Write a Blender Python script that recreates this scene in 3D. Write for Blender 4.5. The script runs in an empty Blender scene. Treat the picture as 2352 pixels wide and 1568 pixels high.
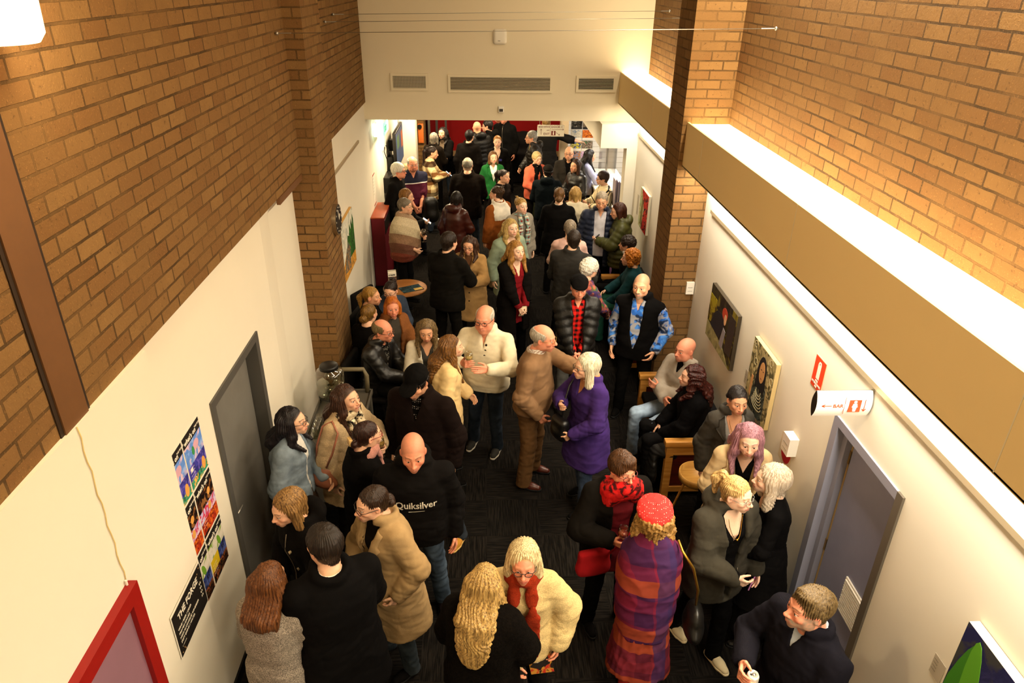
import bpy, math, random
import numpy as np
from math import sin, cos, pi, radians
from mathutils import Vector, Matrix
C = bpy.context.scene.collection
RNG = random.Random(7)
f32 = np.float32
V = lambda *a: np.array(a, dtype=float)
def lin(h):
    h = h.lstrip('#')
    c = [int(h[i:i+2], 16)/255 for i in (0, 2, 4)]
    return tuple(x/12.92 if x <= .04045 else ((x+.055)/1.055)**2.4 for x in c)
# ------------------------------------------------------------------ signed-distance modelling
class Field:
    def __init__(s, lo, hi, h):
        s.lo = np.array(lo, float); s.h = h
        s.n = np.maximum(3, np.ceil((np.array(hi)-s.lo)/h).astype(int)+1)
        s.D = np.full(s.n, .25, f32)
        s.ax = [(s.lo[i]+h*np.arange(s.n[i])).astype(f32) for i in range(3)]
    def blk(s, lo, hi, m):
        a = np.clip(np.floor((np.array(lo)-m-s.lo)/s.h).astype(int), 0, s.n)
        b = np.clip(np.ceil((np.array(hi)+m-s.lo)/s.h).astype(int)+1, 0, s.n)
        if (b <= a).any(): return None, None
        sl = tuple(slice(a[i], b[i]) for i in range(3))
        return sl, (s.ax[0][sl[0]][:, None, None], s.ax[1][sl[1]][None, :, None], s.ax[2][sl[2]][None, None, :])
    def mix(s, sl, d, k, sub=False):
        A = s.D[sl]
        if sub:
            d = -d
            if k > 0:
                q = np.maximum(k-np.abs(A-d), 0)/k
                s.D[sl] = np.maximum(A, d)+q*q*(k*.25)
            else: s.D[sl] = np.maximum(A, d)
        elif k > 0:
            q = np.maximum(k-np.abs(A-d), 0)/k
            s.D[sl] = np.minimum(A, d)-q*q*(k*.25)
        else: s.D[sl] = np.minimum(A, d)
    def cap(s, a, b, ra, rb=None, k=.02, sub=False, puff=0, amp=0.):
        a = np.array(a, float); b = np.array(b, float); rb = ra if rb is None else rb
        r = max(ra, rb)+amp
        sl, g = s.blk(np.minimum(a, b)-r, np.maximum(a, b)+r, k+2*s.h)
        if sl is None: return
        ab = b-a; L2 = max(float(ab@ab), 1e-9)
        x, y, z = g[0]-f32(a[0]), g[1]-f32(a[1]), g[2]-f32(a[2])
        t = np.clip((x*f32(ab[0])+y*f32(ab[1])+z*f32(ab[2]))/f32(L2), 0, 1)
        d = np.sqrt((x-t*f32(ab[0]))**2+(y-t*f32(ab[1]))**2+(z-t*f32(ab[2]))**2)
        R = ra+(rb-ra)*t
        if puff: R = R+amp*np.abs(np.sin(t*f32(pi*math.sqrt(L2)/puff)))
        s.mix(sl, d-R, k, sub)
    def ell(s, c, r, k=.02, sub=False, rot=None):
        c = np.array(c, float); r = np.array(r, float); m = r.max() if rot is not None else r
        sl, g = s.blk(c-m, c+m, k+2*s.h)
        if sl is None: return
        p = [g[i]-f32(c[i]) for i in range(3)]
        if rot is not None: p = [sum(f32(rot[j, i])*p[j] for j in range(3)) for i in range(3)]
        q0 = np.sqrt((p[0]/f32(r[0]))**2+(p[1]/f32(r[1]))**2+(p[2]/f32(r[2]))**2)
        q1 = np.sqrt((p[0]/f32(r[0]**2))**2+(p[1]/f32(r[1]**2))**2+(p[2]/f32(r[2]**2))**2)
        d = q0*(q0-1)/np.maximum(q1, 1e-6)
        s.mix(sl, d, k, sub)
    def ring(s, c, R, r, k=.01, tilt=0., sy=1., flat=1.):
        c = np.array(c, float); m = V(R+r, R+r, r*flat+R*abs(sin(tilt))+r)
        sl, g = s.blk(c-m, c+m, k+2*s.h)
        if sl is None: return
        x, y, z = g[0]-f32(c[0]), (g[1]-f32(c[1])), g[2]-f32(c[2])
        y2 = cos(tilt)*y+sin(tilt)*z; z2 = -sin(tilt)*y+cos(tilt)*z
        d = np.sqrt((np.sqrt(x*x+(y2/sy)**2)-f32(R))**2+(z2/flat)**2)-f32(r)
        s.mix(sl, d, k)
    def loft(s, prof, k=.02, puff=0, amp=0., sub=False):
        P = np.array(prof, float); P = P[np.argsort(P[:, 0])]
        w = P[:, 1:3].max()+amp+.05
        sl, g = s.blk((-w, -w, P[0, 0]), (w, w, P[-1, 0]), k+2*s.h)
        if sl is None: return
        z = g[2]; zz = np.clip(z, P[0, 0], P[-1, 0])
        wx, wy, cy = [np.interp(zz, P[:, 0], P[:, i]).astype(f32) for i in (1, 2, 3)]
        d = ((np.abs(g[0]/wx)**2.3+np.abs((g[1]-cy)/wy)**2.3)**(1/2.3)-1)*np.minimum(wx, wy)
        if puff: d = d-amp*np.abs(np.sin(z*f32(pi/puff)))
        d = np.maximum(np.maximum(d, f32(P[0, 0])-z), z-f32(P[-1, 0]))
        s.mix(sl, d.astype(f32), k, sub)
    def box(s, c, r, rd=.01, k=.01, sub=False, rot=None):
        c = np.array(c, float); r = np.array(r, float); m = V(1, 1, 1)*np.linalg.norm(r) if rot is not None else r
        sl, g = s.blk(c-m, c+m, k+2*s.h)
        if sl is None: return
        p = [g[i]-f32(c[i]) for i in range(3)]
        if rot is not None: p = [sum(f32(rot[j, i])*p[j] for j in range(3)) for i in range(3)]
        q = [np.abs(p[i])-f32(r[i]-rd) for i in range(3)]
        d = np.sqrt(sum(np.maximum(t, 0)**2 for t in q))+np.minimum(np.maximum(np.maximum(q[0], q[1]), q[2]), 0)-f32(rd)
        s.mix(sl, d, k, sub)
    def vcut(s, prof, yb, k=.008):
        """carve a front opening: half-width by height, back to the plane y=yb"""
        P = np.array(prof, float); P = P[np.argsort(P[:, 0])]
        z = s.ax[2][None, None, :]
        w = np.interp(z, P[:, 0], P[:, 1], left=-.2, right=P[-1, 1]).astype(f32)
        d = np.maximum(np.abs(s.ax[0][:, None, None])-w, s.ax[1][None, :, None]-f32(yb))
        s.mix(tuple(slice(None) for _ in range(3)), d.astype(f32), k, True)
    def mesh(s, smooth=1):
        D = s.D; S = D < 0
        n = np.array(D.shape)
        cnt = np.zeros(n-1, np.int8)
        for i in (0, 1):
            for j in (0, 1):
                for k in (0, 1):
                    cnt += S[i:n[0]-1+i, j:n[1]-1+j, k:n[2]-1+k]
        act = (cnt > 0) & (cnt < 8)
        I = np.argwhere(act); N = len(I)
        if N == 0: return np.zeros((0, 3)), np.zeros((0, 4), int)
        idx = np.full(n-1, -1, np.int32); idx[act] = np.arange(N)
        acc = np.zeros((N, 3), f32); c = np.zeros(N, f32)
        cor = {}
        for i in (0, 1):
            for j in (0, 1):
                for k in (0, 1): cor[i, j, k] = D[I[:, 0]+i, I[:, 1]+j, I[:, 2]+k]
        for a in range(3):
            o = [x for x in range(3) if x != a]
            for u in (0, 1):
                for v in (0, 1):
                    p = [0, 0, 0]; p[o[0]] = u; p[o[1]] = v; q = list(p); q[a] = 1
                    d0, d1 = cor[tuple(p)], cor[tuple(q)]
                    m = (d0 < 0) != (d1 < 0)
                    t = np.where(m, d0/np.where(m, d0-d1, 1), 0)
                    pt = np.zeros((N, 3), f32); pt[:, o[0]] = u; pt[:, o[1]] = v; pt[:, a] = t
                    acc += pt*m[:, None]; c += m
        Vt = s.lo+(I+acc/c[:, None])*s.h
        Q = []
        for a in range(3):
            o = [x for x in range(3) if x != a]
            A = [slice(None)]*3; B = [slice(None)]*3
            A[a] = slice(0, n[a]-1); B[a] = slice(1, n[a])
            for x in o: A[x] = slice(1, n[x]-1); B[x] = slice(1, n[x]-1)
            sa, sb = S[tuple(A)], S[tuple(B)]
            E = np.argwhere(sa != sb)
            if not len(E): continue
            flip = sa[tuple(E.T)]
            E = E+1; E[:, a] -= 1
            def cell(du, dv):
                e = E.copy(); e[:, o[0]] -= du; e[:, o[1]] -= dv
                return idx[tuple(e.T)]
            q = np.stack([cell(1, 1), cell(0, 1), cell(0, 0), cell(1, 0)], 1)
            if a == 1: flip = ~flip
            q[~flip] = q[~flip][:, ::-1]
            Q.append(q)
        Q = np.concatenate(Q) if Q else np.zeros((0, 4), int)
        for _ in range(smooth): Vt = lap(Vt, Q, .5)
        return Vt, Q
def lap(Vt, Q, f):
    N = len(Vt); a = Q.ravel(); b = np.roll(Q, -1, 1).ravel()
    s = np.zeros((N, 3))
    for i in range(3):
        s[:, i] = np.bincount(a, Vt[b, i], N)+np.bincount(b, Vt[a, i], N)
    c = np.bincount(a, minlength=N)+np.bincount(b, minlength=N)
    return Vt*(1-f)+f*s/np.maximum(c, 1)[:, None]
def normals(Vt, Q):
    n = np.cross(Vt[Q[:, 2]]-Vt[Q[:, 0]], Vt[Q[:, 3]]-Vt[Q[:, 1]])
    o = np.zeros_like(Vt)
    for j in range(Q.shape[1]):
        for i in range(3): o[:, i] += np.bincount(Q[:, j], n[:, i], len(Vt))
    return o/np.maximum(np.linalg.norm(o, axis=1), 1e-9)[:, None]
def noise(P, sc, seed=0):
    """cheap smooth noise in about [-1,1]"""
    r = np.random.RandomState(seed); P = np.asarray(P)*np.asarray(sc)
    o = 0
    for i in range(4):
        k = r.normal(size=3); k /= np.linalg.norm(k); k2 = r.normal(size=3)*.8
        o = o+np.sin(P@k*(1+.45*i)+r.rand()*6+1.3*np.sin(P@k2+r.rand()*6))
    return o/2.6
def rotz(a): return np.array([[cos(a), -sin(a), 0], [sin(a), cos(a), 0], [0, 0, 1.]])
def rotx(a): return np.array([[1, 0, 0], [0, cos(a), -sin(a)], [0, sin(a), cos(a)]])
def roty(a): return np.array([[cos(a), 0, sin(a)], [0, 1, 0], [-sin(a), 0, cos(a)]])
# ------------------------------------------------------------------ Blender objects
def link(name, me, parent=None, mats=()):
    o = bpy.data.objects.new(name, me); C.objects.link(o)
    if parent is not None: o.parent = parent
    for m in mats: me.materials.append(m)
    return o
def mobj(name, Vt, Fc, mat, parent=None, smooth=True, col=None):
    me = bpy.data.meshes.new(name)
    Fa = np.asarray(Fc)
    me.vertices.add(len(Vt)); me.vertices.foreach_set('co', np.asarray(Vt, f32).ravel())
    k = Fa.shape[1]
    me.loops.add(Fa.size); me.loops.foreach_set('vertex_index', Fa.ravel().astype(np.int32))
    me.polygons.add(len(Fa)); me.polygons.foreach_set('loop_start', np.arange(0, Fa.size, k, dtype=np.int32))
    me.update(calc_edges=True)
    if smooth: me.polygons.foreach_set('use_smooth', np.ones(len(Fa), bool))
    if col is not None:
        at = me.color_attributes.new('Col', 'FLOAT_COLOR', 'POINT')
        at.data.foreach_set('color', np.concatenate([col, np.ones((len(col), 1))], 1).astype(f32).ravel())
    return link(name, me, parent, [mat] if mat else [])
class MB:
    """collects simple solids into one mesh"""
    def __init__(s): s.v = []; s.f = []; s.m = []; s.mats = []; s.sm = []
    def mi(s, m):
        if m not in s.mats: s.mats.append(m)
        return s.mats.index(m)
    def add(s, v, f, m, sm=False, M=None):
        b = len(s.v)
        for p in v: s.v.append(tuple(M@Vector(p)) if M is not None else tuple(p))
        for q in f: s.f.append(tuple(b+i for i in q)); s.m.append(s.mi(m)); s.sm.append(sm)
    def box(s, lo, hi, m, M=None, bev=0.):
        (x0, y0, z0), (x1, y1, z1) = lo, hi
        if bev <= 0:
            v = [(x0, y0, z0), (x1, y0, z0), (x1, y1, z0), (x0, y1, z0), (x0, y0, z1), (x1, y0, z1), (x1, y1, z1), (x0, y1, z1)]
            s.add(v, [(0, 3, 2, 1), (4, 5, 6, 7), (0, 1, 5, 4), (1, 2, 6, 5), (2, 3, 7, 6), (3, 0, 4, 7)], m, False, M); return
        import bmesh
        bm = bmesh.new(); bmesh.ops.create_cube(bm, size=1)
        for q in bm.verts: q.co = Vector(((x0+x1)/2+q.co.x*(x1-x0), (y0+y1)/2+q.co.y*(y1-y0), (z0+z1)/2+q.co.z*(z1-z0)))
        bmesh.ops.bevel(bm, geom=bm.edges[:], offset=bev, segments=2, affect='EDGES', profile=.5)
        bm.verts.index_update()
        s.add([q.co[:] for q in bm.verts], [[q.index for q in f.verts] for f in bm.faces], m, True, M); bm.free()
    def cyl(s, a, b, r, m, r2=None, n=16, cap=True, sm=True):
        a = Vector(a); b = Vector(b); r2 = r if r2 is None else r2
        d = (b-a).normalized(); u = d.orthogonal().normalized(); w = d.cross(u)
        v = []
        for c, rr in ((a, r), (b, r2)):
            for i in range(n): t = 2*pi*i/n; v.append(c+u*(rr*cos(t))+w*(rr*sin(t)))
        s.add(v, [(i, (i+1) % n, n+(i+1) % n, n+i) for i in range(n)], m, sm)
        if cap: s.add(v, [tuple(range(n-1, -1, -1)), tuple(range(n, 2*n))], m, False)
    def lathe(s, prof, c, m, n=28, M=None):
        v = []; f = []
        for (r, z) in prof:
            for i in range(n): t = 2*pi*i/n; v.append((c[0]+r*cos(t), c[1]+r*sin(t), c[2]+z))
        for j in range(len(prof)-1):
            for i in range(n): f.append((j*n+i, j*n+(i+1) % n, (j+1)*n+(i+1) % n, (j+1)*n+i))
        s.add(v, f, m, True, M)
    def tube(s, pts, r, m, n=6, closed=False):
        P = [Vector(p) for p in pts]; v = []; f = []; L = len(P); u = None
        for i, p in enumerate(P):
            d = ((P[(i+1) % L] if (closed or i < L-1) else p)-(P[i-1] if (closed or i > 0) else p)).normalized()
            u = d.orthogonal().normalized() if u is None else (u-d*u.dot(d)).normalized()
            w = d.cross(u)
            for k in range(n): t = 2*pi*k/n; v.append(p+u*(r*cos(t))+w*(r*sin(t)))
        for i in range(L if closed else L-1):
            j = (i+1) % L
            for k in range(n): f.append((i*n+k, i*n+(k+1) % n, j*n+(k+1) % n, j*n+k))
        if not closed: f += [tuple(range(n-1, -1, -1)), tuple((L-1)*n+k for k in range(n))]
        s.add(v, f, m, True)
    def sph(s, c, r, m, n=12, sc=(1, 1, 1)):
        v = []; f = []
        for j in range(n//2+1):
            a = pi*j/(n//2)
            for i in range(n): t = 2*pi*i/n; v.append((c[0]+sc[0]*r*sin(a)*cos(t), c[1]+sc[1]*r*sin(a)*sin(t), c[2]+sc[2]*r*cos(a)))
        for j in range(n//2):
            for i in range(n): f.append((j*n+i, (j+1)*n+i, (j+1)*n+(i+1) % n, j*n+(i+1) % n))
        s.add(v, f, m, True)
    def build(s, name, parent=None, loc=(0, 0, 0)):
        me = bpy.data.meshes.new(name); me.from_pydata(s.v, [], s.f)
        me.polygons.foreach_set('material_index', s.m); me.polygons.foreach_set('use_smooth', s.sm)
        me.update()
        o = link(name, me, parent, s.mats); o.location = loc
        return o
def tag(o, label, cat, group=None, kind=None):
    if label: o['label'] = label
    if cat: o['category'] = cat
    if group: o['group'] = group
    if kind: o['kind'] = kind
    return o
def empty(name, loc, rz, label, cat, group=None):
    o = bpy.data.objects.new(name, None); C.objects.link(o); o.empty_display_size = .1
    o.location = loc; o.rotation_euler = (0, 0, rz)
    return tag(o, label, cat, group)
def struct(mb, name):
    o = mb.build(name); o['kind'] = 'structure'; return o
# ------------------------------------------------------------------ materials
MATS = {}
class NT:
    def __init__(s, name):
        s.m = bpy.data.materials.new(name); s.m.use_nodes = True; s.t = s.m.node_tree; s.n = s.t.nodes; s.n.clear()
        s.out = s.n.new('ShaderNodeOutputMaterial'); s.b = s.n.new('ShaderNodeBsdfPrincipled'); s.l(s.b.outputs[0], s.out.inputs[0])
    def l(s, a, b): s.t.links.new(a, b)
    def node(s, ty, **kw):
        n = s.n.new('ShaderNode'+ty)
        for k, v in kw.items():
            if k == 'ins':
                for a, b in v.items():
                    if hasattr(b, 'links') or hasattr(b, 'is_linked'): s.l(b, n.inputs[a])
                    else: n.inputs[a].default_value = b
            else: setattr(n, k, v)
        return n
    def obj(s): return s.node('TexCoord').outputs['Object']
    def math(s, op, a, b=0.): return s.node('Math', operation=op, ins={0: a, 1: b}).outputs[0]
    def mixc(s, fac, a, b, bt='MIX'):
        n = s.node('Mix', data_type='RGBA', blend_type=bt)
        for i, v in ((0, fac), (6, a), (7, b)):
            if hasattr(v, 'is_linked'): s.l(v, n.inputs[i])
            else: n.inputs[i].default_value = v if i == 0 else (tuple(v)+(1,))[:4]
        return n.outputs[2]
    def noise(s, vec, scale, detail=3, rough=.6):
        n = s.node('TexNoise', ins={'Scale': scale, 'Detail': detail, 'Roughness': rough}); s.l(vec, n.inputs['Vector']); return n.outputs[0]
    def scale(s, vec, v): 
        n = s.node('VectorMath', operation='MULTIPLY'); s.l(vec, n.inputs[0]); n.inputs[1].default_value = v; return n.outputs[0]
    def ramp(s, fac, lo, hi): 
        n = s.node('MapRange', ins={1: lo, 2: hi}); s.l(fac, n.inputs[0]); return n.outputs[0]
    def bump(s, h, st, dist=.01):
        n = s.node('Bump', ins={'Strength': st, 'Distance': dist}); s.l(h, n.inputs['Height']); s.l(n.outputs[0], s.b.inputs['Normal'])
    def set(s, col=None, rough=None, spec=None, metal=None, sheen=None):
        for k, v in (('Base Color', col), ('Roughness', rough), ('Specular IOR Level', spec), ('Metallic', metal), ('Sheen Weight', sheen)):
            if v is None: continue
            if hasattr(v, 'is_linked'): s.l(v, s.b.inputs[k])
            else: s.b.inputs[k].default_value = (tuple(v)+(1,))[:4] if k == 'Base Color' else v
        return s.m
def plain(name, hexc, rough=.6, spec=.3, metal=0., var=0., vs=6.):
    key = ('p', name)
    if key in MATS: return MATS[key]
    t = NT(name); c = lin(hexc)
    col = c
    if var:
        nz = t.noise(t.obj(), vs, 4)
        col = t.mixc(t.ramp(nz, .3, .7), tuple(x*(1-var) for x in c), tuple(min(1, x*(1+var)) for x in c))
    MATS[key] = t.set(col, rough, spec, metal); return MATS[key]
def emit(name, hexc, st):
    key = ('e', name)
    if key in MATS: return MATS[key]
    t = NT(name); c = lin(hexc); t.set(c, .4)
    t.b.inputs['Emission Color'].default_value = c+(1,); t.b.inputs['Emission Strength'].default_value = st
    MATS[key] = t.m; return t.m
def glassm(name='clear_glass', hexc='ffffff', refl=.14):
    key = ('g', name)
    if key in MATS: return MATS[key]
    t = NT(name); t.n.remove(t.b); tr = t.node('BsdfTransparent'); tr.inputs[0].default_value = lin(hexc)+(1,)
    gl = t.node('BsdfGlossy', ins={'Roughness': .06}); lw = t.node('LayerWeight', ins={'Blend': .25})
    mx = t.node('MixShader'); t.l(t.math('ADD', t.math('MULTIPLY', lw.outputs[1], .7), refl*.5), mx.inputs[0]); t.l(tr.outputs[0], mx.inputs[1]); t.l(gl.outputs[0], mx.inputs[2]); t.l(mx.outputs[0], t.out.inputs[0])
    MATS[key] = t.m; return t.m
def skinm():
    if 'skin' in MATS: return MATS['skin']
    t = NT('skin'); a = t.node('Attribute', attribute_name='Col')
    nz = t.noise(t.obj(), 90, 3)
    c = t.mixc(.16, a.outputs['Color'], t.node('ValToRGB', ins={0: nz}).outputs[0], 'OVERLAY')
    t.set(c, .48, .35); t.bump(t.noise(t.obj(), 260, 2), .12, .003)
    MATS['skin'] = t.m; return t.m
def hairm(h1, h2, curl=0):
    key = ('hair', h1, h2, curl)
    if key in MATS: return MATS[key]
    t = NT('hair'); P = t.obj()
    nz = t.node('TexNoise', ins={'Scale': 1.0, 'Detail': 3, 'Distortion': .6 if curl else .25}); t.l(t.scale(P, (130, 130, 9) if not curl else (70, 70, 40)), nz.inputs['Vector'])
    n2 = t.node('TexNoise', ins={'Scale': 1.0, 'Detail': 2, 'Distortion': .3}); t.l(t.scale(P, (420, 420, 16) if not curl else (260, 260, 90)), n2.inputs['Vector'])
    mix = t.math('ADD', t.math('MULTIPLY', nz.outputs[0], .6), t.math('MULTIPLY', n2.outputs[0], .4))
    st = t.ramp(mix, .36, .64)
    d1 = tuple(x*.6 for x in lin(h1)); c = t.mixc(st, d1, lin(h2))
    t.set(c, .45, .3); t.bump(mix, .5, .005)
    MATS[key] = t.m; return t.m
def fab(spec):
    """fabric from a short recipe: hex[:kind[:arg...]]"""
    if spec in MATS: return MATS[spec]
    a = spec.split(':'); c = lin(a[0]); c = tuple(x*(.55 if max(c) < .02 else 1) for x in c); kind = a[1] if len(a) > 1 else 'plain'
    t = NT('fabric_'+kind); P = t.obj(); rough, spc = .85, (.06 if max(c) < .02 else .15)
    big = t.ramp(t.noise(P, 9, 3), .3, .7)
    col = t.mixc(big, tuple(x*.86 for x in c), tuple(min(1, x*1.12) for x in c))
    fine = t.noise(P, 320, 2)
    st, dist = .25, .003
    sep = t.node('SeparateXYZ', ins={0: P}).outputs
    def band(v, per, duty, off=0.):
        f = t.math('FRACT', t.math('ADD', t.math('MULTIPLY', v, 1/per), off+50))
        return t.math('LESS_THAN', f, duty)
    if kind == 'plain': pass
    elif kind == 'knit':
        w = t.node('TexWave', wave_type='BANDS', bands_direction='Z', ins={'Scale': 120, 'Distortion': 3., 'Detail': 2}); t.l(P, w.inputs['Vector']); fine = w.outputs[1]; st, dist = .3, .003
    elif kind == 'rib':
        w = t.node('TexWave', wave_type='BANDS', bands_direction='DIAGONAL', ins={'Scale': 75, 'Distortion': .8}); t.l(P, w.inputs['Vector']); fine = w.outputs[1]; st, dist = .5, .005
    elif kind == 'fuzzy':
        fine = t.noise(P, 110, 5, .75); st, dist = .7, .012; rough = .95
        col = t.mixc(t.ramp(fine, .35, .7), tuple(x*.72 for x in c), tuple(min(1, x*1.15) for x in c))
    elif kind == 'fur':
        fine = t.noise(P, 60, 6, .8); st, dist = 1., .03
        col = t.mixc(t.ramp(fine, .4, .68), tuple(x*.5 for x in c), tuple(min(1, x*2.2) for x in c))
    elif kind == 'leather': rough, spc = .38, .45; fine = t.noise(P, 70, 4); st = .3
    elif kind == 'suede': rough = .95; fine = t.noise(P, 150, 4); st = .3
    elif kind == 'puffer': rough, spc = .5, .3; fine = t.noise(P, 30, 4); st, dist = .35, .012
    elif kind == 'denim':
        w = t.node('TexWave', wave_type='BANDS', bands_direction='DIAGONAL', ins={'Scale': 160, 'Distortion': 1}); t.l(P, w.inputs['Vector'])
        fad = t.ramp(t.noise(P, 7, 4), .35, .75)
        col = t.mixc(fad, tuple(x*.7 for x in c), tuple(min(1, x*1.35+.01) for x in c)); fine = w.outputs[1]
    elif kind == 'tweed':
        n2 = t.noise(P, 190, 4, .8); col = t.mixc(t.ramp(n2, .42, .6), tuple(x*.35 for x in c), tuple(min(1, x*1.7) for x in c)); fine = n2; st = .5
    elif kind == 'cord':
        w = t.node('TexWave', wave_type='BANDS', bands_direction='X', ins={'Scale': 90}); t.l(P, w.inputs['Vector']); fine = w.outputs[1]; st = .5
    elif kind in ('check', 'plaid', 'shacket', 'warmplaid'):
        c2 = lin(a[2]); per = float(a[3]); c3 = lin(a[4]) if len(a) > 4 else None
        nv = t.node('VectorMath', operation='ADD', ins={0: P}); d = t.node('VectorMath', operation='SCALE', ins={0: t.node('TexNoise', ins={'Scale': 5., 'Vector': P}).outputs[1]}); d.inputs['Scale'].default_value = .05; t.l(d.outputs[0], nv.inputs[1])
        sp = t.node('SeparateXYZ', ins={0: nv.outputs[0]}).outputs
        h = t.math('ADD', sp[0], t.math('MULTIPLY', sp[1], .7))
        bx, bz = band(h, per, .5), band(sp[2], per, .5, .2)
        k = t.math('MULTIPLY', t.math('ADD', bx, bz), .5)
        col = t.mixc(k, c, c2)
        if c3: 
            col = t.mixc(t.math('MULTIPLY', band(sp[2], per*1.7, .28, .4), .85), col, c3)
            if len(a) > 5: col = t.mixc(t.math('MULTIPLY', band(h, per*2.1, .3, .1), .8), col, lin(a[5]))
    elif kind == 'stripe':
        c2 = lin(a[2]); col = t.mixc(band(sep[2], float(a[3]), float(a[4]) if len(a) > 4 else .5), c, c2)
    elif kind == 'dots':
        vo = t.node('TexVoronoi', ins={'Scale': float(a[3]), 'Randomness': .25, 'Vector': P}); col = t.mixc(t.math('LESS_THAN', vo.outputs[0], float(a[4]) if len(a) > 4 else .25), c, lin(a[2]))
    elif kind == 'blot':
        cols = [c]+[lin(x) for x in a[2:-1]]; col = cols[0]; sc = float(a[-1])
        for i, x in enumerate(cols[1:]):
            nz = t.node('TexNoise', ins={'Scale': sc*(1+.4*i), 'Detail': 4, 'Distortion': 1.2}); mp = t.node('VectorMath', operation='ADD', ins={0: P}); mp.inputs[1].default_value = (i*3.3, i*1.7, i*2.1); t.l(mp.outputs[0], nz.inputs['Vector'])
            col = t.mixc(t.ramp(nz.outputs[0], .5, .58), col, x)
    elif kind == 'bands':   # knitted shawl: rows of different yarn
        cols = [lin(x) for x in a[2:]]; 
        hh = t.math('ADD', sep[2], t.math('MULTIPLY', sep[0], float(a[1][5:] or .35) if len(a[1]) > 5 else .5))
        f = t.math('FRACT', t.math('ADD', t.math('MULTIPLY', hh, 1.15), 10-.92)); col = c
        for i, x in enumerate(cols): col = t.mixc(t.math('GREATER_THAN', f, (i+1)/(len(cols)+1)), col, x)
        sp2 = t.noise(P, 110, 3, .8); col = t.mixc(t.math('MULTIPLY', t.ramp(sp2, .5, .62), .55), col, (.02, .012, .01)); fine = sp2; st = .6
    elif kind == 'abstract':
        vo = t.node('TexVoronoi', feature='DISTANCE_TO_EDGE', ins={'Scale': float(a[3]), 'Vector': P}); col = t.mixc(t.math('LESS_THAN', vo.outputs[0], .035), c, lin(a[2]))
    elif kind == 'split':   # lower colour, upper colour above a height, stripe between
        z0 = float(a[3]); col = t.mixc(t.math('GREATER_THAN', sep[2], z0), c, lin(a[2]))
        col = t.mixc(t.math('LESS_THAN', t.math('ABSOLUTE', t.math('SUBTRACT', sep[2], z0)), .008), col, lin(a[4]))
    elif kind == 'shine': rough, spc = .3, .5
    t.set(col, rough, spc); t.bump(fine, st, dist)
    MATS[spec] = t.m; return t.m
def eyem(iris):
    key = ('eye', iris)
    if key in MATS: return MATS[key]
    t = NT('eye'); sp = t.node('SeparateXYZ', ins={0: t.obj()}).outputs
    r = t.math('SQRT', t.math('ADD', t.math('POWER', sp[0], 2.), t.math('POWER', sp[2], 2.)))
    c = t.mixc(t.math('LESS_THAN', r, .0062), (.62, .56, .5), lin(iris)); c = t.mixc(t.math('LESS_THAN', r, .0028), c, (.004, .004, .004))
    t.set(c, .15, .5); MATS[key] = t.m; return t.m
# ------------------------------------------------------------------ people
SK = {'l': 'e2b08f', 'p': 'efc4a6', 't': 'd29a70', 'o': 'd9a17c', 'r': 'd98f70'}   # skin tones (albedo)
EYE_ME = {}
HOLD = {   # wrist: out, forward, height (for a 1.72 m person) ; elbow pole (out, forward, up) ; palm normal (out, fwd, up); finger curl
 'down':   ((.235, .03, .86), (.6, -1, 0), (-1, .1, 0), .35),
 'pocket': ((.20, .09, .92), (1, -1.2, 0), (-1, 0, 0), .5),
 'clasp':  ((.045, .23, .90), (1, -.6, -.2), (-.5, -.8, .2), .6),
 'belly':  ((.05, .24, 1.03), (1, -.4, -.4), (-.4, -.8, .2), .6),
 'crossA': ((-.07, .225, 1.16), (1, .1, -.9), (-.2, -1, 0), .35),
 'crossB': ((-.06, .25, 1.11), (1, .1, -.9), (-.2, -1, 0), .45),
 'phone':  ((.06, .32, 1.16), (.9, -.4, -.8), (-.5, -.3, .9), .75),
 'tap':    ((.05, .30, 1.19), (1, -.3, -.6), (-.5, .2, -.8), .7),
 'glass':  ((.13, .27, 1.13), (1, -.6, -.6), (-1, .15, .2), .8),
 'chest':  ((.03, .17, 1.27), (1, -.2, -.8), (-.3, -.9, 0), .7),
 'wave':   ((.11, .33, 1.17), (1, -.6, -.5), (-1, .1, 0), .08),
 'low':    ((.10, .24, .98), (1, -.6, -.2), (-.9, -.3, 0), .6),
 'lap':    ((.10, .30, .98), (1, -.6, -.2), (-.3, .1, -1), .35),
 'lapc':   ((.04, .31, 1.0), (1, -.6, -.2), (-.6, -.5, -.2), .65),
 'hip':    ((.21, .02, .98), (1.2, -.4, 0), (-1, .2, 0), .5),
}
def ik(S, W, pole, l1, l2):
    d = W-S; L = np.linalg.norm(d); L2 = min(L, (l1+l2)*.995); u = d/max(L, 1e-6); W = S+u*L2
    a = (l1*l1-l2*l2+L2*L2)/(2*L2); h = math.sqrt(max(l1*l1-a*a, 0))
    p = pole-u*(pole@u); p = p/max(np.linalg.norm(p), 1e-6)
    return S+u*a+p*h, W
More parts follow.
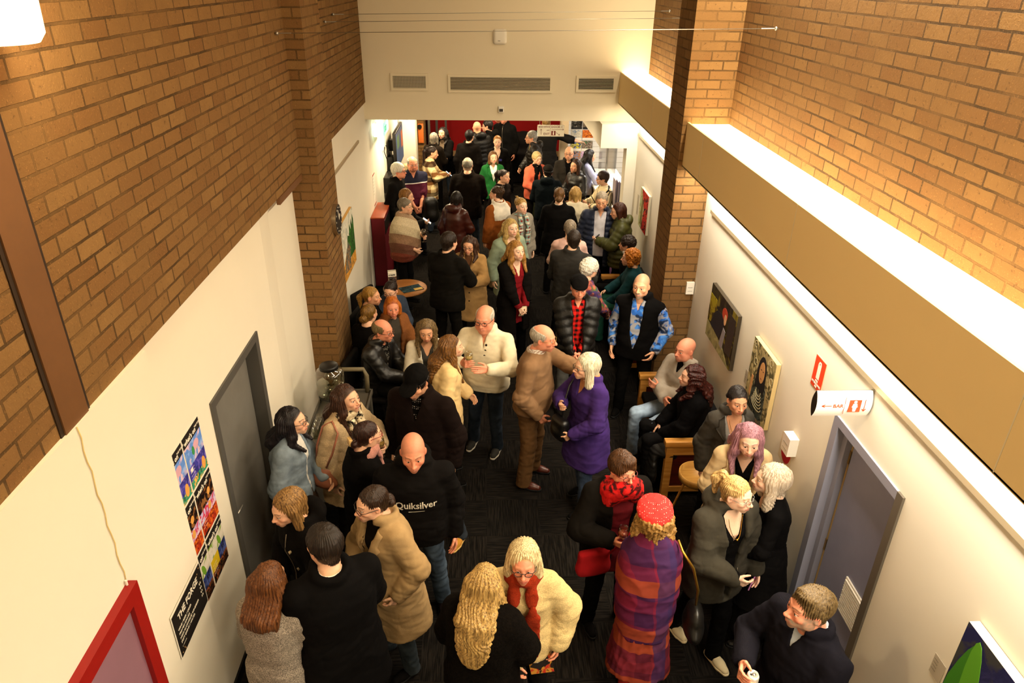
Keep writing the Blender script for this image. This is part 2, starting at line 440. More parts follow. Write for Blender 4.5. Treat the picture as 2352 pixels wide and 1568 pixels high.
def person(x, y, face, h, label, q=1.0, **o):
    g = o.get; female = g('f', 0); s = h/1.72; wd = g('w', 1.0); belly = g('belly', 0.); sit = g('sit', 0)
    seed = abs(hash_(label)) % 9999; rs = np.random.RandomState(seed)
    root = empty('person', (x, y, 0), radians(face), label, 'person', g('group'))
    # ---------- skeleton (faces -Y)
    lean, twist = radians(g('lean', 3)), radians(g('twist', 0))
    pz = (g('seat', .45)+.11)/s if sit else .93
    Pv = V(0, 0, pz)*s
    RT = rotz(twist)@rotx(lean)            # lean forward
    T = lambda p: RT@(np.array(p, float)*s-V(0, 0, .93)*s)+Pv        # torso (base units) -> local
    Ti = lambda P: ((np.asarray(P)-Pv)@RT)/s+V(0, 0, .93)            # local -> torso
    sw = (.158 if female else .180)*wd
    J = {}
    for sd, nm in ((1, 'l'), (-1, 'r')):
        J['sh'+nm] = V(sd*sw, .012, 1.372)
        pos = g('a'+nm, 'down'); pole = None
        if isinstance(pos, str): wp, pole, pn, curl = HOLD[pos]
        else: wp, pole, pn, curl = pos if isinstance(pos[0], tuple) else (pos, (1, -.5, -.5), (-1, 0, 0), .5)
        W = V(sd*wp[0]*(wd if wp[0] > .15 else 1), -wp[1]-belly*.6, wp[2]); pole = V(sd*pole[0], -pole[1], pole[2])
        J['el'+nm], J['wr'+nm] = ik(J['sh'+nm], W, pole, .285, .25)
        J['pn'+nm] = V(sd*pn[0], -pn[1], pn[2]); J['cu'+nm] = curl
        hipx = .088*(1.05 if female else 1)
        J['hp'+nm] = V(sd*hipx, .0, .90)
        st = g('step', 0.)*sd
        if sit:
            J['kn'+nm] = V(sd*(.10+g('spread', .03)), -.44, pz-.02); J['an'+nm] = V(sd*(.11+g('spread', .03)), -.42+g('foot', 0.), .09/s)
        else:
            J['kn'+nm] = V(sd*(.10+.02*g('stance', 1)), -.02-st*.55, .49); J['an'+nm] = V(sd*(.105+.04*g('stance', 1)), .02-st, .085)
    for nm in 'lr':
        if g('f'+nm+'t'):
            fx, fy = g('f'+nm+'t'); J['an'+nm] = V(fx, fy, .085); J['kn'+nm] = V((J['hp'+nm][0]+fx)/2, fy*.5-.035, .49)
    LJ = {}
    for nm in 'lr':
        hp = T(J['hp'+nm]) if not sit else V(J['hp'+nm][0], 0, pz-.02)*s
        LJ[nm] = (hp, J['kn'+nm]*s, J['an'+nm]*s)
    hyaw, hpit, hrol = radians(g('hy', 0)), radians(.5*g('hp', 8)-6), radians(g('hr', 0))
    HC = T((0, -.035, 1.597)); HR = rotz(hyaw+twist*.5)@roty(hrol)@rotx(hpit+lean*.4)
    hs = s*(1.0 if female else 1.03)*g('hs', 1.0)
    hv = max(.0034, .0032*q); cv = max(.010, .0095*q)
    skin = np.array(lin(SK.get(g('skin', 'l'), g('skin', 'l')))); hc = g('hc', ('3a2a1c', '5a4430'))
    hair1 = np.array(lin(hc[0])); hair2 = np.array(lin(hc[1])); style = g('hair', 'short')
    # ---------- body profile
    fem = female
    def prof(t=0., z0=.78, z1=1.475, flare=0., boxy=0.):
        P = [(.78, .165*wd, .120), (.88, (.178 if fem else .168)*wd, .125), (.95, (.172 if fem else .162)*wd, .12), (1.06, (.145 if fem else .155)*wd, .105), (1.18, (.150 if fem else .165)*wd, .112),
             (1.29, (.158 if fem else .175)*wd, .122 if fem else .12), (1.36, .158*wd, .102), (1.40, .125*wd, .085), (1.43, .088*wd, .070), (1.46, .064, .061), (1.49, .058, .058)]
        out = []
        zs = sorted({z0, z1} | {p[0] for p in P if z0 < p[0] < z1})
        A = np.array(P)
        for z in zs:
            wx, wy = np.interp(z, A[:, 0], A[:, 1]), np.interp(z, A[:, 0], A[:, 2])
            if boxy and z < 1.3: wx = wx*(1-boxy)+boxy*(.172*wd); wy = wy*(1-boxy)+boxy*.122
            b = belly*math.exp(-((z-1.05)/.14)**2)
            bust = (.018 if fem else 0)*math.exp(-((z-1.26)/.06)**2)
            fl = flare*max(0., (1.02-z))/.5
            yc = .005+.015*math.sin((z-.9)*4)-b*.5-bust*.5
            hm_ = (.010 if t > .01 and z < .98 else 0.)
            out.append((z, wx+t+b*.35+fl+hm_, wy+t+b*.5+bust*.5+fl+hm_, yc))
        return out
    def fin(name, F, mat, frame, disp=0., dsc=(9, 9, 15), post=None, sm=1, parent=root, fn=None, elb=None):
        Vt, Q = F.mesh(sm)
        if len(Q) == 0: return None
        if disp:
            N = normals(Vt, Q); n1 = noise(Vt, dsc, seed); n2 = noise(Vt, (38, 38, 60), seed+1)
            w = disp*.75*(1-1.3*np.abs(n1)**.8+.25*n2)
            if elb is not None:
                dd = np.minimum(np.linalg.norm(Vt-elb[0], axis=1), np.linalg.norm(Vt-elb[1], axis=1))
                k_ = .35+1.3*np.exp(-(dd/.10)**2)+.7*np.exp(-((Vt[:, 2]-1.02)/.10)**2)
                r1 = (1-np.abs(noise(Vt, (13, 13, 30), seed+7)))**3; r2 = (1-np.abs(noise(Vt, (24, 24, 14), seed+8)))**4
                w = w-disp*k_*(.75*r1+.45*r2-.35)
                lo_ = np.clip((.95-Vt[:, 2])/.3, 0, 1); w = w+lo_*disp*.9*noise(Vt, (13, 13, 1.2), seed+9)
            Vt = Vt+N*w[:, None]
        if fn: Vt = fn(Vt, Q)
        if frame == 'T': Vt = (Vt*s-V(0, 0, .93)*s)@RT.T+Pv
        elif frame == 'H': Vt = (Vt*hs)@HR.T+HC
        return mobj(name, Vt, Q, mat, parent)
    tb = cv/s
    # ---------- skin: one mesh
    VS, QS, CS = [], [], []
    def addskin(Vt, Q, col):
        b = sum(len(v) for v in VS); VS.append(Vt); QS.append(Q+b); CS.append(col)
    F = Field((-.5, -.55, -.02), (.5, .4, 1.55), .017*max(1, q*.8))
    bl = LJ if True else 0
    inv = lambda P: Ti(P)                                  # everything in the torso frame
    F.loft(prof(-.006, .82, 1.49), .03)
    for nm in 'lr':
        F.cap(J['sh'+nm]*V(.45, 1, 1)+V(0, 0, .035), J['sh'+nm], .038, .042, .05); F.cap(J['sh'+nm], J['el'+nm], .046, .037, .02); F.cap(J['el'+nm], J['wr'+nm], .037, .024, .01)
    F.cap((0, .02, 1.44), (0, -.005, 1.52), .052, .05, .05)
    Vt, Q = F.mesh(1); Vt = (Vt*s-V(0, 0, .93)*s)@RT.T+Pv
    addskin(Vt, Q, np.tile(skin, (len(Vt), 1)))
    F = Field((-.28, -.62, 0), (.28, .3, 1.1), .02*max(1, q*.8))
    for nm in 'lr':
        hp, kn, an = [p/s for p in LJ[nm]]
        F.cap(hp, kn, .075, .052, .03); F.cap(kn, an, .05, .033, .01)
    Vt, Q = F.mesh(1); addskin(Vt*s, Q, np.tile(skin, (len(Vt), 1)))
    # head
    e = .9 if female else 1.0
    F = Field((-.115, -.135, -.20), (.115, .135, .135), hv/hs)
    F.ell((0, .018, .035), (.074, .096, .084), .01); F.ell((0, -.016, .0), (.066, .078, .085), .03)
    F.ell((0, -.034, -.058), (.049*e, .054, .052), .03); F.ell((0, -.069, -.101), (.019*e, .017, .015), .025)
    fat = g('fat', 0.)
    for sd in (1, -1):
        F.ell((sd*.041, -.060, -.024), (.021, .021, .018), .02)
        if fat: F.ell((sd*.045, -.035, -.065), (.03, .035, .035), .03)
        F.ell((sd*.056*e, -.004, -.058), (.011, .03, .028), .03)
        F.cap((sd*.012, -.086, .025), (sd*.042, -.075, .025), .0088*e, .0075, .012)
    for sd in (1, -1):
        F.ell((sd*.031, -.100, .001), (.019, .017, .0115), .010, True)
        F.ell((sd*.031, -.0775, .0085), (.0165, .0125, .0075), .004); F.ell((sd*.031, -.0775, -.0095), (.015, .011, .0055), .005)
    ns = g('nose', 1.0)
    F.cap((0, -.086, .014), (0, -.101-.008*ns, -.030), .0075, .0105*ns, .012); F.ell((0, -.107-.006*ns, -.033), (.0115*ns, .010, .009), .008)
    for sd in (1, -1): F.ell((sd*.0125*ns, -.099, -.037), (.0075, .0095, .0065), .006)
    F.ell((0, -.074, -.064), (.032, .025, .026), .02)
    sm_ = g('smile', .3)
    for sd in (1, -1):
        F.cap((0, -.0985, -.0600), (sd*(.021+.004*sm_), -.089, -.0628+.005*sm_), .005, .003, .005)
        F.cap((0, -.097, -.0705-.002*sm_), (sd*(.019+.004*sm_), -.089, -.0660+.005*sm_), .0058, .003, .005)
    if g('mouth'): F.ell((0, -.100, -.066), (.013, .012, .004), .004, True)
    for sd in (1, -1):
        R = rotz(sd*-.35)
        F.ell((sd*.078, .010, -.006), (.0078, .0172, .0275), .008, False, R); F.ell((sd*.086, .006, -.002), (.005, .008, .014), .006, True, R)
    nr = .047 if female else .056+.012*fat
    F.cap((0, .025, -.05), (0, .045, -.165), nr, nr*1.06, .03)
    if fat > .5: F.ell((0, -.04, -.105), (.04, .04, .03), .03)
    Vt, Q = F.mesh(1); X, Y, Z = Vt.T
    col = np.tile(skin, (len(Vt), 1))
    def paint(m, c, a=1.): 
        w = np.clip(m, 0, 1)[:, None]*a; col[:] = col*(1-w)+np.array(c)*w
    gs = lambda d, r: np.exp(-(d/r)**2)
    front = (Y < -.04)
    red = skin*V(1.08, .70, .66)
    for sd in (1, -1): paint(gs(np.sqrt((X-sd*.042)**2+(Z+.03)**2), .026)*front, red, .45+.3*g('flush', 0)); paint(gs(np.sqrt((X-sd*.085)**2+(Z+.006)**2), .03)*(Y > -.03), red, .5)
    paint(gs(np.sqrt(X**2+(Z+.034)**2+(Y+.11)**2), .017), red, .5)
    bc = np.array(lin(g('beardc', hc[0])))
    if g('beard'):
        bm = ((Z < -.043) & (Y < .0) & (Z > -.125)).astype(float)*np.clip((-.036-Z+np.clip(np.abs(X)-.045, 0, 1)*1.3)/.012, 0, 1)
        if g('beard') == 'goatee': bm = bm*(np.abs(X) < .034)
        else: bm = np.maximum(bm, ((np.abs(X) > .048) & (Z < .005) & (Y < .012) & (Y > -.055) & (Z > -.12)).astype(float))
        bm = bm*(.8+.2*noise(Vt, (160, 160, 160), 5))
        bm = bm*(1-gs(np.sqrt((X/1.6)**2+(Z+.065)**2), .012))
        paint(bm, bc, g('bd', .8))
    if g('mo'): paint(((np.abs(Z+.050-.12*np.abs(X)*-1) < .009) & (np.abs(X) < .034) & (Y < -.07)).astype(float), bc, .9)
    lip = np.array(lin(g('lips', 'b0524a' if female else 'b87563')))
    paint(gs((Z+.0655)+.06*sm_*np.abs(X)*-1, .0085)*(np.abs(X) < .026+.004*sm_)*(Y < -.083), lip, .85)
    if g('mouth'): paint(gs(np.sqrt((X/2)**2+(Z+.067)**2), .006)*(Y < -.075), (.25, .2, .17), .9)
    br = np.array(lin(g('brow', hc[0])))*.8
    for sd in (1, -1):
        ax_ = sd*X
        paint(((ax_ > .011) & (ax_ < .052) & (np.abs(Z-(.0262+.005*np.sin((ax_-.011)/.041*pi*.85)-.05*np.clip(ax_-.04, 0, 1))) < .0038) & (Y < -.05)).astype(float), br, .7 if not g('palebrow') else .3)
        dx = (ax_-.031)
        paint(((np.abs(dx) < .0165) & (np.abs(Z-(.0062-.10*np.abs(dx)-8*dx*dx*0)) < .0026) & (Y < -.06)).astype(float), (.03, .018, .012), .85 if female else .6)
    hl = .052+.02*g('recede', 0.)+(.016 if style not in ('short', 'messy', 'curlshort', 'buzz', 'ring') else 0)
    scalp = np.clip((Z+.008-np.interp(Y, [-.1, -.07, -.035, .0, .03, .07], [hl+.03, hl+.006, hl-.035, -.0, -.05, -.085]))/.016, 0, 1)*(~((np.abs(X) > .074) & (np.abs(Z+.005) < .034) & (np.abs(Y-.01) < .028)))
    if style in ('bald',):
        pass
    elif style == 'ring': paint(scalp*((Z < .052) & (Y > -.045)), hair1, .75)
    elif style == 'buzz': paint(scalp*np.clip(1-g('thin', 0)*np.clip((Z-.03)/.07, 0, 1), 0, 1), hair1*.4+skin*.35, .6)
    elif style != 'none': paint(scalp, hair1*.9, .95)
    addskin((Vt*hs)@HR.T+HC, Q, col)
    # hands
    for sd, nm in ((1, 'l'), (-1, 'r')):
        if g('nohand', '') in (nm, 'lr'): continue
        el, wr = J['el'+nm], J['wr'+nm]; d = (wr-el)/np.linalg.norm(wr-el)
        bend = g('hb'+nm, None)
        pn = J['pn'+nm]; n = pn-d*(pn@d); n = n/max(np.linalg.norm(n), 1e-6)
        if bend is not None: d = d+n*bend; d /= np.linalg.norm(d); n = n-d*(n@d); n /= np.linalg.norm(n)
        sidev = np.cross(d, n)*sd*-1          # towards the thumb
        if sidev[2] < 0 and abs(pn[2]) < .9 and False: sidev = -sidev
        cu = J['cu'+nm]; hz = .86 if female else .96
        lo = wr-.24; hi = wr+.24
        F = Field(lo, hi, max(.0042, .0036*q)/s)
        F.cap(el*.45+wr*.55, wr, .034, .0245 if female else .028, .01)
        f_ = [.030, .010, -.011, -.029]; ln = [.072, .080, .074, .058]
        for i in range(4):
            base = wr+d*.012+sidev*f_[i]*.55*hz; kn = wr+d*.088*hz+sidev*f_[i]*hz-n*.004*abs(i-1.3)
            F.cap(base, kn, .0135, .0105*hz, .012)
            p = kn; dd = d.copy(); a = cu*(1.0+.12*i)
            for j, fr in enumerate((.45, .32, .23)):
                ang = a*(.75, .95, .6)[j]+.06
                dd = dd*cos(ang)+n*sin(ang)*1.0; dd /= np.linalg.norm(dd)
                p2 = p+dd*ln[i]*hz*fr*1.12
                F.cap(p, p2, (.0094, .0085, .0078)[j]*hz, (.0087, .0079, .0068)[j]*hz, .003); p = p2
                if j == 0: pass
        t0 = wr+d*.022+sidev*.022*hz; t1 = t0+(d*.6+sidev*.75+n*.35)*.040*hz; t2 = t1+(d*.85+sidev*.25+n*(.25+.4*cu))*.033*hz; t3 = t2+(d*.85+n*(.25+.5*cu)-sidev*.1*cu)*.026*hz
        F.cap(t0, t1, .0145, .0115*hz, .012); F.cap(t1, t2, .0105*hz, .0095*hz, .004); F.cap(t2, t3, .0095*hz, .0075*hz, .003)
        Vt, Q = F.mesh(1)
        cc = np.tile(skin, (len(Vt), 1)); tip = np.clip((np.linalg.norm(Vt-wr, axis=1)-.09)/.07, 0, 1)[:, None]*.35; cc = cc*(1-tip)+red*tip
        addskin((Vt*s-V(0, 0, .93)*s)@RT.T+Pv, Q, cc)
        J['grip'+nm] = T(wr+d*.085*hz+n*.035+sidev*.008); J['up'+nm] = RT@sidev
    mobj('body', np.concatenate(VS), np.concatenate(QS), skinm(), root, True, np.concatenate(CS))
    # eyes
    if g('eyes', 1):
        iris = g('iris', '3a2414')
        if iris not in EYE_ME:
            b = MB(); b.sph((0, 0, 0), .0118, eyem(iris), 14); me = b.build('eye'); EYE_ME[iris] = me.data; bpy.data.objects.remove(me)
        for sd in (1, -1):
            eo = bpy.data.objects.new('eye', EYE_ME[iris]); C.objects.link(eo); eo.parent = root
            M = Matrix.Translation(Vector(HC+HR@(V(sd*.031, -.0785, -.0005)*hs))) @ Matrix(HR.tolist()).to_4x4() @ Matrix.Scale(hs, 4)
            eo.matrix_local = M
    # ---------- hair
    hmat = hairm(hc[0], hc[1], 1 if 'curl' in style else 0)
    def hair_groove(amp, freq):
        def fn(Vt, Q):
            N = normals(Vt, Q); ph = np.arctan2(Vt[:, 0], np.where(Vt[:, 1] > .03, np.clip(Vt[:, 1]-.01, .02, .11), Vt[:, 1]-.01))
            if 'wavy' in style: 
                lowz = np.clip((.02-Vt[:, 2])/.12, 0, 1); ph = ph+lowz*.24*np.sin(Vt[:, 2]*34+2*noise(Vt, (12, 12, 2), seed+5))
            w = amp*np.sin(ph*freq+2.0*noise(Vt, (18, 18, 4), seed)+2.5*noise(Vt, (8, 8, 2), seed+4))
            w = (w+amp*.8*noise(Vt, (60, 60, 9), seed+2))*np.where((Vt[:, 1] < .02) & (Vt[:, 2] < -.07), .4, 1.)
            return Vt+N*w[:, None]
        return fn
    def facecut(F, top=.055, wdt=.062, k=.012, side=0.):
        F.ell((side*.3, -.112, top-.105), (wdt, .088, .105), k, True)
        F.cap((0, -.08, -.09), (0, -.03, -.17), .05, .05, .012, True)
    t_ = g('ht', .011)
    def hatcut(F):
        if g('hat'): F.box((0, .02, .30), (.3, .3, .30-(.035 if g('hat')[0] != 'beret' else .06)), .004, .01, True)
    if style in ('short', 'curlshort', 'messy'):
        F = Field((-.13, -.15, -.13), (.13, .15, .16), hv*1.15/hs)
        F.ell((0, .019, .036), (.074+t_, .096+t_, .084+t_*1.25), .01)
        F.cap((0, .055, -.02), (0, .062, -.065), .05, .04, .02)
        facecut(F, .062+g('fr', 0.), .066)
        for sd in (1, -1): F.ell((sd*.085, -.012, -.045), (.03, .05, .05), .01, True)
        F.box((0, 0, -.16), (.2, .2, .072), .005, .02, True)
        if style == 'messy': F.ell((.01, -.045, .105), (.05, .04, .025), .03)
        hatcut(F); fin('hair', F, hmat, 'H', fn=hair_groove(.0022 if style == 'short' else .0042, 46), disp=.010 if style == 'curlshort' else .003, dsc=(60, 60, 60))
    elif style == 'ring':
        F = Field((-.12, -.12, -.12), (.12, .15, .13), hv*1.15/hs)
        F.ell((0, .021, .03), (.074+t_*.8, .096+t_*.8, .080+t_*.5), .01)
        F.ell((0, -.01, .098), (.072, .105, .062), .012, True); F.box((0, -.12, 0), (.2, .085, .3), .005, .012, True); F.box((0, 0, -.16), (.2, .2, .082), .005, .02, True)
        for sd in (1, -1): F.ell((sd*.085, -.008, -.04), (.022, .035, .045), .008, True)
        hatcut(F); fin('hair', F, hmat, 'H', fn=hair_groove(.0016, 46), disp=.002, dsc=(60, 60, 60))
    elif style in ('bob', 'curlbob', 'wavybob'):
        ln = g('hl', .13); hw = g('hw', 0.)
        F = Field((-.19, -.16, -.14-ln), (.19, .19, .17), hv*1.2/hs)
        F.ell((0, .025+hw*.6, .039), (.083+hw, .100+hw, .091+hw*.6), .01)
        for sd in (1, -1): F.cap((sd*.066, .012, .01), (sd*(.072+hw), .015, .02-ln), .036+hw*.4, .034+hw*.5, .03)
        F.cap((0, .07, .0), (0, .085, .025-ln), .055+hw*.5, .04+hw*.5, .04)
        facecut(F, .080+g('fr', 0.), .062+g('fw', 0.), .012, g('part', 0))
        big = style != 'bob'
        hatcut(F); fin('hair', F, hmat, 'H', fn=hair_groove(.003 if not big else .0035, 40 if not big else 30), disp=.014 if style == 'curlbob' else (.0015 if big else .003), dsc=(55, 55, 45) if style == 'curlbob' else (50, 50, 10))
    elif style in ('long', 'curllong', 'wavylong'):
        ln = g('hl', .3); side = g('side', 1.0)
        inv_h = lambda p: (HR.T@(T(p)-HC))/hs
        zb = 1.60-ln
        lo = np.minimum(V(-.2, -.2, -.15), inv_h((0, .1, zb))-.22); hi = np.maximum(V(.2, .2, .17), inv_h((0, .1, zb))+.22)
        F = Field(lo, hi, hv*1.35/hs)
        F.ell((0, .025, .039), (.082, .100, .090), .01)
        clothT = g('ctk', .035)
        if zb < 1.40:
            c0, c1 = inv_h((0, .118+clothT, 1.46)), inv_h((0, .128+clothT, zb+.02)); dz = c1-c0; ln_ = np.linalg.norm(dz); zz_ = -dz/ln_; xx_ = V(1, 0, 0)-zz_*zz_[0]; xx_ /= np.linalg.norm(xx_); R_ = np.stack([xx_, np.cross(zz_, xx_), zz_], 1)
            F.ell((c0+c1)/2, (.105, .030, ln_*.56), .03, False, R_)
        for xx in (-.075, -.045, -.015, .015, .045, .075):
            a = V(xx*1.0, .085-.3*abs(xx), -.03); m = inv_h((xx*1.15, .112+clothT-.4*abs(xx), 1.44)); b = inv_h((xx*1.25, .122+clothT-.4*abs(xx), zb))
            F.cap((xx*.8, .07, .03), a, .045, .042, .03); F.cap(a, m, .04, .034, .03)
            if zb < 1.43: F.cap(m, b, .032, .010, .03)
        for sd in (1, -1):
            a = V(sd*.068, .008, .015); F.cap(a, (sd*.079, .004, -.10), .033, .036, .03)
            if side > 0:
                m = inv_h((sd*.10, -.045, 1.44)); b = inv_h((sd*.085, -.128-.015*fem, max(zb, 1.44-ln*side*.5)))
                F.cap((sd*.079, .004, -.10), m, .034, .03, .03); F.cap(m, b, .028, .014, .02)
        facecut(F, .080+g('fr', 0.), .061+g('fw', 0.), .012, g('part', 0))
        hatcut(F); fin('hair', F, hmat, 'H', fn=hair_groove(.004, 44 if 'wavy' not in style else 30), disp=.016 if style == 'curllong' else (.0015 if 'wavy' in style else .004), dsc=(45, 45, 40) if style == 'curllong' else (50, 50, 9))
    elif style in ('pony', 'bun', 'lowbun', 'updo', 'clip', 'slick'):
        F = Field((-.16, -.15, -.36), (.16, .26, .2), hv*1.2/hs)
        F.ell((0, .019, .036), (.079, .101, .089), .01); F.cap((0, .06, -.01), (0, .068, -.055), .048, .035, .02)
        facecut(F, .084+g('fr', 0.), .066, .012)
        for sd in (1, -1): F.ell((sd*.085, -.010, -.045), (.028, .05, .05), .01, True)
        F.box((0, 0, -.17), (.2, .09, .075), .005, .02, True)
        if style == 'pony':
            hz_ = g('ph', .05); F.ell((0, .118, hz_), (.022, .02, .022), .015); pl = g('pl', .2)
            F.cap((0, .125, hz_), (0, .16, hz_-.05), .026, .034, .02); F.cap((0, .16, hz_-.05), (0, .155, hz_-.05-pl), .034, .014, .02)
        elif style == 'bun': F.ell((0, .105, .085), (.042, .04, .04), .012)
        elif style in ('lowbun', 'clip'): F.ell((0, .125, -.03), (.05, .034, .045), .02)
        elif style == 'updo':
            F.ell((0, .095, .06), (.055, .05, .055), .03)
            for k_ in range(5): a_ = rs.rand()*6.28; F.cap((0, .10, .09), (.05*cos(a_), .10+.03*sin(a_), .13+.02*rs.rand()), .012, .004, .01)
        hatcut(F); ho = fin('hair', F, hmat, 'H', fn=hair_groove(.003, 40), disp=.003 if style not in ('updo',) else .007, dsc=(60, 60, 60))
        if style == 'clip':
            b = MB(); b.box((-.03, .135, -.045), (.03, .165, .015), plain('hair_clip_resin', 'c9a66a', .3), bev=.006); cl = b.build('hair_clip', root)
            cl.matrix_local = Matrix.Translation(Vector(HC)) @ Matrix((HR*hs).tolist()).to_4x4()
    # ---------- hats
    HM = Matrix.Translation(Vector(HC)) @ Matrix((HR*hs).tolist()).to_4x4()
    hat = g('hat')
    if hat:
        kind, hm = hat[0], fab(hat[1])
        F = Field((-.15, -.25, -.03), (.15, .18, .2), hv*1.3/hs)
        if kind == 'cap':
            F.ell((0, .016, .045), (.090, .110, .092), .01); F.box((0, 0, -.06), (.3, .3, .095), .005, .01, True)
            F.ell((0, .016, .03), (.080, .100, .085), .0, True)
            F.ell((0, -.115, .042), (.068, .075, .012), .012, False, rotx(.28)); 
        elif kind == 'flat':
            F.ell((0, .012, .062), (.096, .118, .068), .01); F.ell((0, -.075, .050), (.078, .062, .024), .03, False, rotx(.25)); F.box((0, 0, -.065), (.3, .3, .095), .005, .01, True)
        elif kind == 'beret':
            F.ell((.01, .03, .082), (.122, .128, .056), .02, False, rotx(-.3)); F.ring((0, .012, .05), .088, .012, .02, -.2, 1.18); F.cap((.01, .045, .13), (.01, .047, .150), .004, .004, .004)
        fin({'cap': 'baseball_cap', 'flat': 'flat_cap', 'beret': 'beret'}[kind], F, hm, 'H', disp=.003 if kind != 'beret' else .004, dsc=(40, 40, 40))
        if kind == 'beret':
            pass
    # ---------- spectacles
    gl = g('glasses')
    if gl:
        gm = plain('spectacle_frame_'+gl, {'k': '14100d', 'g': 'a98a4c', 's': '8f8f8c', 'r': '6a2018', 'b': '4a2c18'}.get(gl, '14100d'), .3, .5, .8 if gl in 'gs' else 0)
        b = MB(); rr = .0015 if gl in 'gs' else .0023
        zz = .105 if g('gtop') else 0.; yy = .03 if g('gtop') else 0.
        for sd in (1, -1):
            b.tube([(sd*.033+.0225*cos(t)*(1-.06*sin(t)), -.1035+yy*1.2+.006*abs(cos(t))*sd*cos(t), -.003+zz+.0165*sin(t)) for t in np.linspace(0, 2*pi, 18, endpoint=False)], rr, gm, 6, True)
            b.tube([(sd*.055, -.0985+yy*1.2, .004+zz), (sd*.074, -.075+yy*1.5, .006+zz), (sd*.082, .0+yy*.5, .004+zz*.8), (sd*.080, .018+yy*.5, -.006+zz*.8)], rr, gm, 6)
        b.tube([(-.012, -.106+yy*1.2, .004+zz), (0, -.109+yy*1.2, .007+zz), (.012, -.106+yy*1.2, .004+zz)], rr, gm, 6)
        b.build('glasses', root).matrix_local = HM
    # ---------- trousers / skirt
    leg = g('legs', ('trousers', '14110f'))
    lt = g('lt', .014); lk, lm = leg[0], fab(leg[1])
    F = Field((-.34, -.62, .03), (.34, .34, 1.12), cv*1.15/s)
    if lk == 'skirt' and not sit:
        F.loft([(z, a+.02, b_+.02, c_) for z, a, b_, c_ in prof(.0, .9, 1.06)]+[(g('sk', .25), .24, .2, 0)], .03)
        fin('skirt', F, lm, 'L0', disp=.012, dsc=(30, 30, 8), fn=lambda v, q: v*s)
    else:
        for nm in 'lr':
            hp, kn, an = [p/s for p in LJ[nm]]
            F.cap(hp*V(.92, 1, 1)+V(0, .01, .0), kn, .074+lt, .052+lt, .03); F.cap(kn, an+V(0, -.005, -.035), .051+lt, .038+lt*1.5, .015)
            if sit: F.ell((hp[0]*.9, .02, hp[2]), (.11, .13, .10), .04)
        if sit: F.ell((0, .02, pz+.03), (.17*wd, .14, .13), .05)
        else: F.loft([(z, a, b_, c_) for z, a, b_, c_ in prof(.004, .82, 1.02)], .04)
        fin('trousers', F, lm, 'L0', disp=.007, dsc=(26, 26, 34), fn=lambda v, q: v*s)
    # ---------- shoes
    sh = g('shoes', '120f0d'); sole = g('sole', '0c0b0a')
    for nm in 'lr':
        an = LJ[nm][2]/s
        F = Field(an+V(-.075, -.24, -.09), an+V(.075, .12, .09), .0085*max(1, q*.7)/s)
        F.cap(an+V(0, .02, -.04), an+V(0, -.10, -.055), .040, .036, .02); F.cap(an+V(0, -.09, -.055), an+V(0, -.155, -.058), .040, .030, .02); F.cap(an+V(0, .01, .02), an+V(0, .0, -.03), .042, .042, .02)
        F.box(an+V(0, -.05, -.14), (.2, .3, .055), .002, .002, True)
        so = fin('shoe', F, fab(sh), 'L0', fn=lambda v, q: v*s)
        F = Field(an+V(-.075, -.24, -.09), an+V(.075, .12, -.04), .0085*max(1, q*.7)/s)
        F.cap(an+V(0, .03, -.07), an+V(0, -.10, -.07), .042, .042, .02); F.cap(an+V(0, -.10, -.07), an+V(0, -.16, -.07), .042, .032, .02)
        F.box(an+V(0, 0, -.115), (.2, .3, .031), .002, .002, True); F.box(an+V(0, 0, -.02), (.2, .3, .038), .002, .002, True)
        fin('shoe_sole', F, plain('shoe_sole_'+sole, sole, .7), 'L0', fn=lambda v, q: v*s, parent=so)
    # ---------- upper garments, inside out
    for gi, G in enumerate(g('top', [dict(m='15110f')])):
        t = G.get('t', .014+.012*gi); hem = G.get('hem', .84); pf = G.get('puff', 0); amp = .014 if pf else 0.
        zt = G.get('zt', 1.462)
        if sit: hem = max(hem, .84)
        zmin = hem-.03
        hb = .40 if not G.get('poncho') else .5
        sl = G.get('sl', 1.0); ease = G.get('ease', .012)
        F = Field((-.62, -.62, zmin), (.62, .42, 1.62), tb*(1.0 if not pf else .9))
        if G.get('poncho'):
            F.loft([(hem, .235*wd, .18, -.02), (hem+.12, .27*wd, .20, -.03), (1.1, .295*wd, .205, -.03), (1.25, .285*wd, .18, -.015), (1.34, .268*wd, .145, .0), (1.40, .222*wd, .118, .005), (1.44, .135, .095, .01), (1.50, .082, .082, .02)], .02)
        else:
            F.loft(prof(t, hem, zt, G.get('fl', 0.), G.get('box', .35)), .02, pf, amp)
            for nm in 'lr':
                sj, el, wr = J['sh'+nm], J['el'+nm], J['wr'+nm]
                F.cap(sj*V(.45, 1, 1)+V(0, 0, .035), sj, .040+t*.7, .045+t*.8, .05)
                if sl > 0:
                    F.cap(sj, el, .046+t*.8+ease*.3, .038+t+ease*.8, .025, False, pf, amp)
                    if sl > .5:
                        e2 = el+(wr-el)*(sl-.0); F.cap(el, e2-(e2-el)*.06, .040+t+ease, .030+t*.7+G.get('cuff', ease*.8), .018, False, pf, amp)
                        dirw = (wr-el)/np.linalg.norm(wr-el)
                        F.cap(e2+dirw*.05, e2+dirw*.06, .045, .045, .0, True) if sl < 1.01 else None
        if G.get('v'):
            F.vcut(G['v'], G.get('vb', -.03))
        if G.get('hood'): F.ell((0, .125, 1.455), (.125, .065, .085), .03, False, rotx(-.5)); F.ring((0, .035, 1.475), .092, .028, .03, -.45)
        c = G.get('collar')
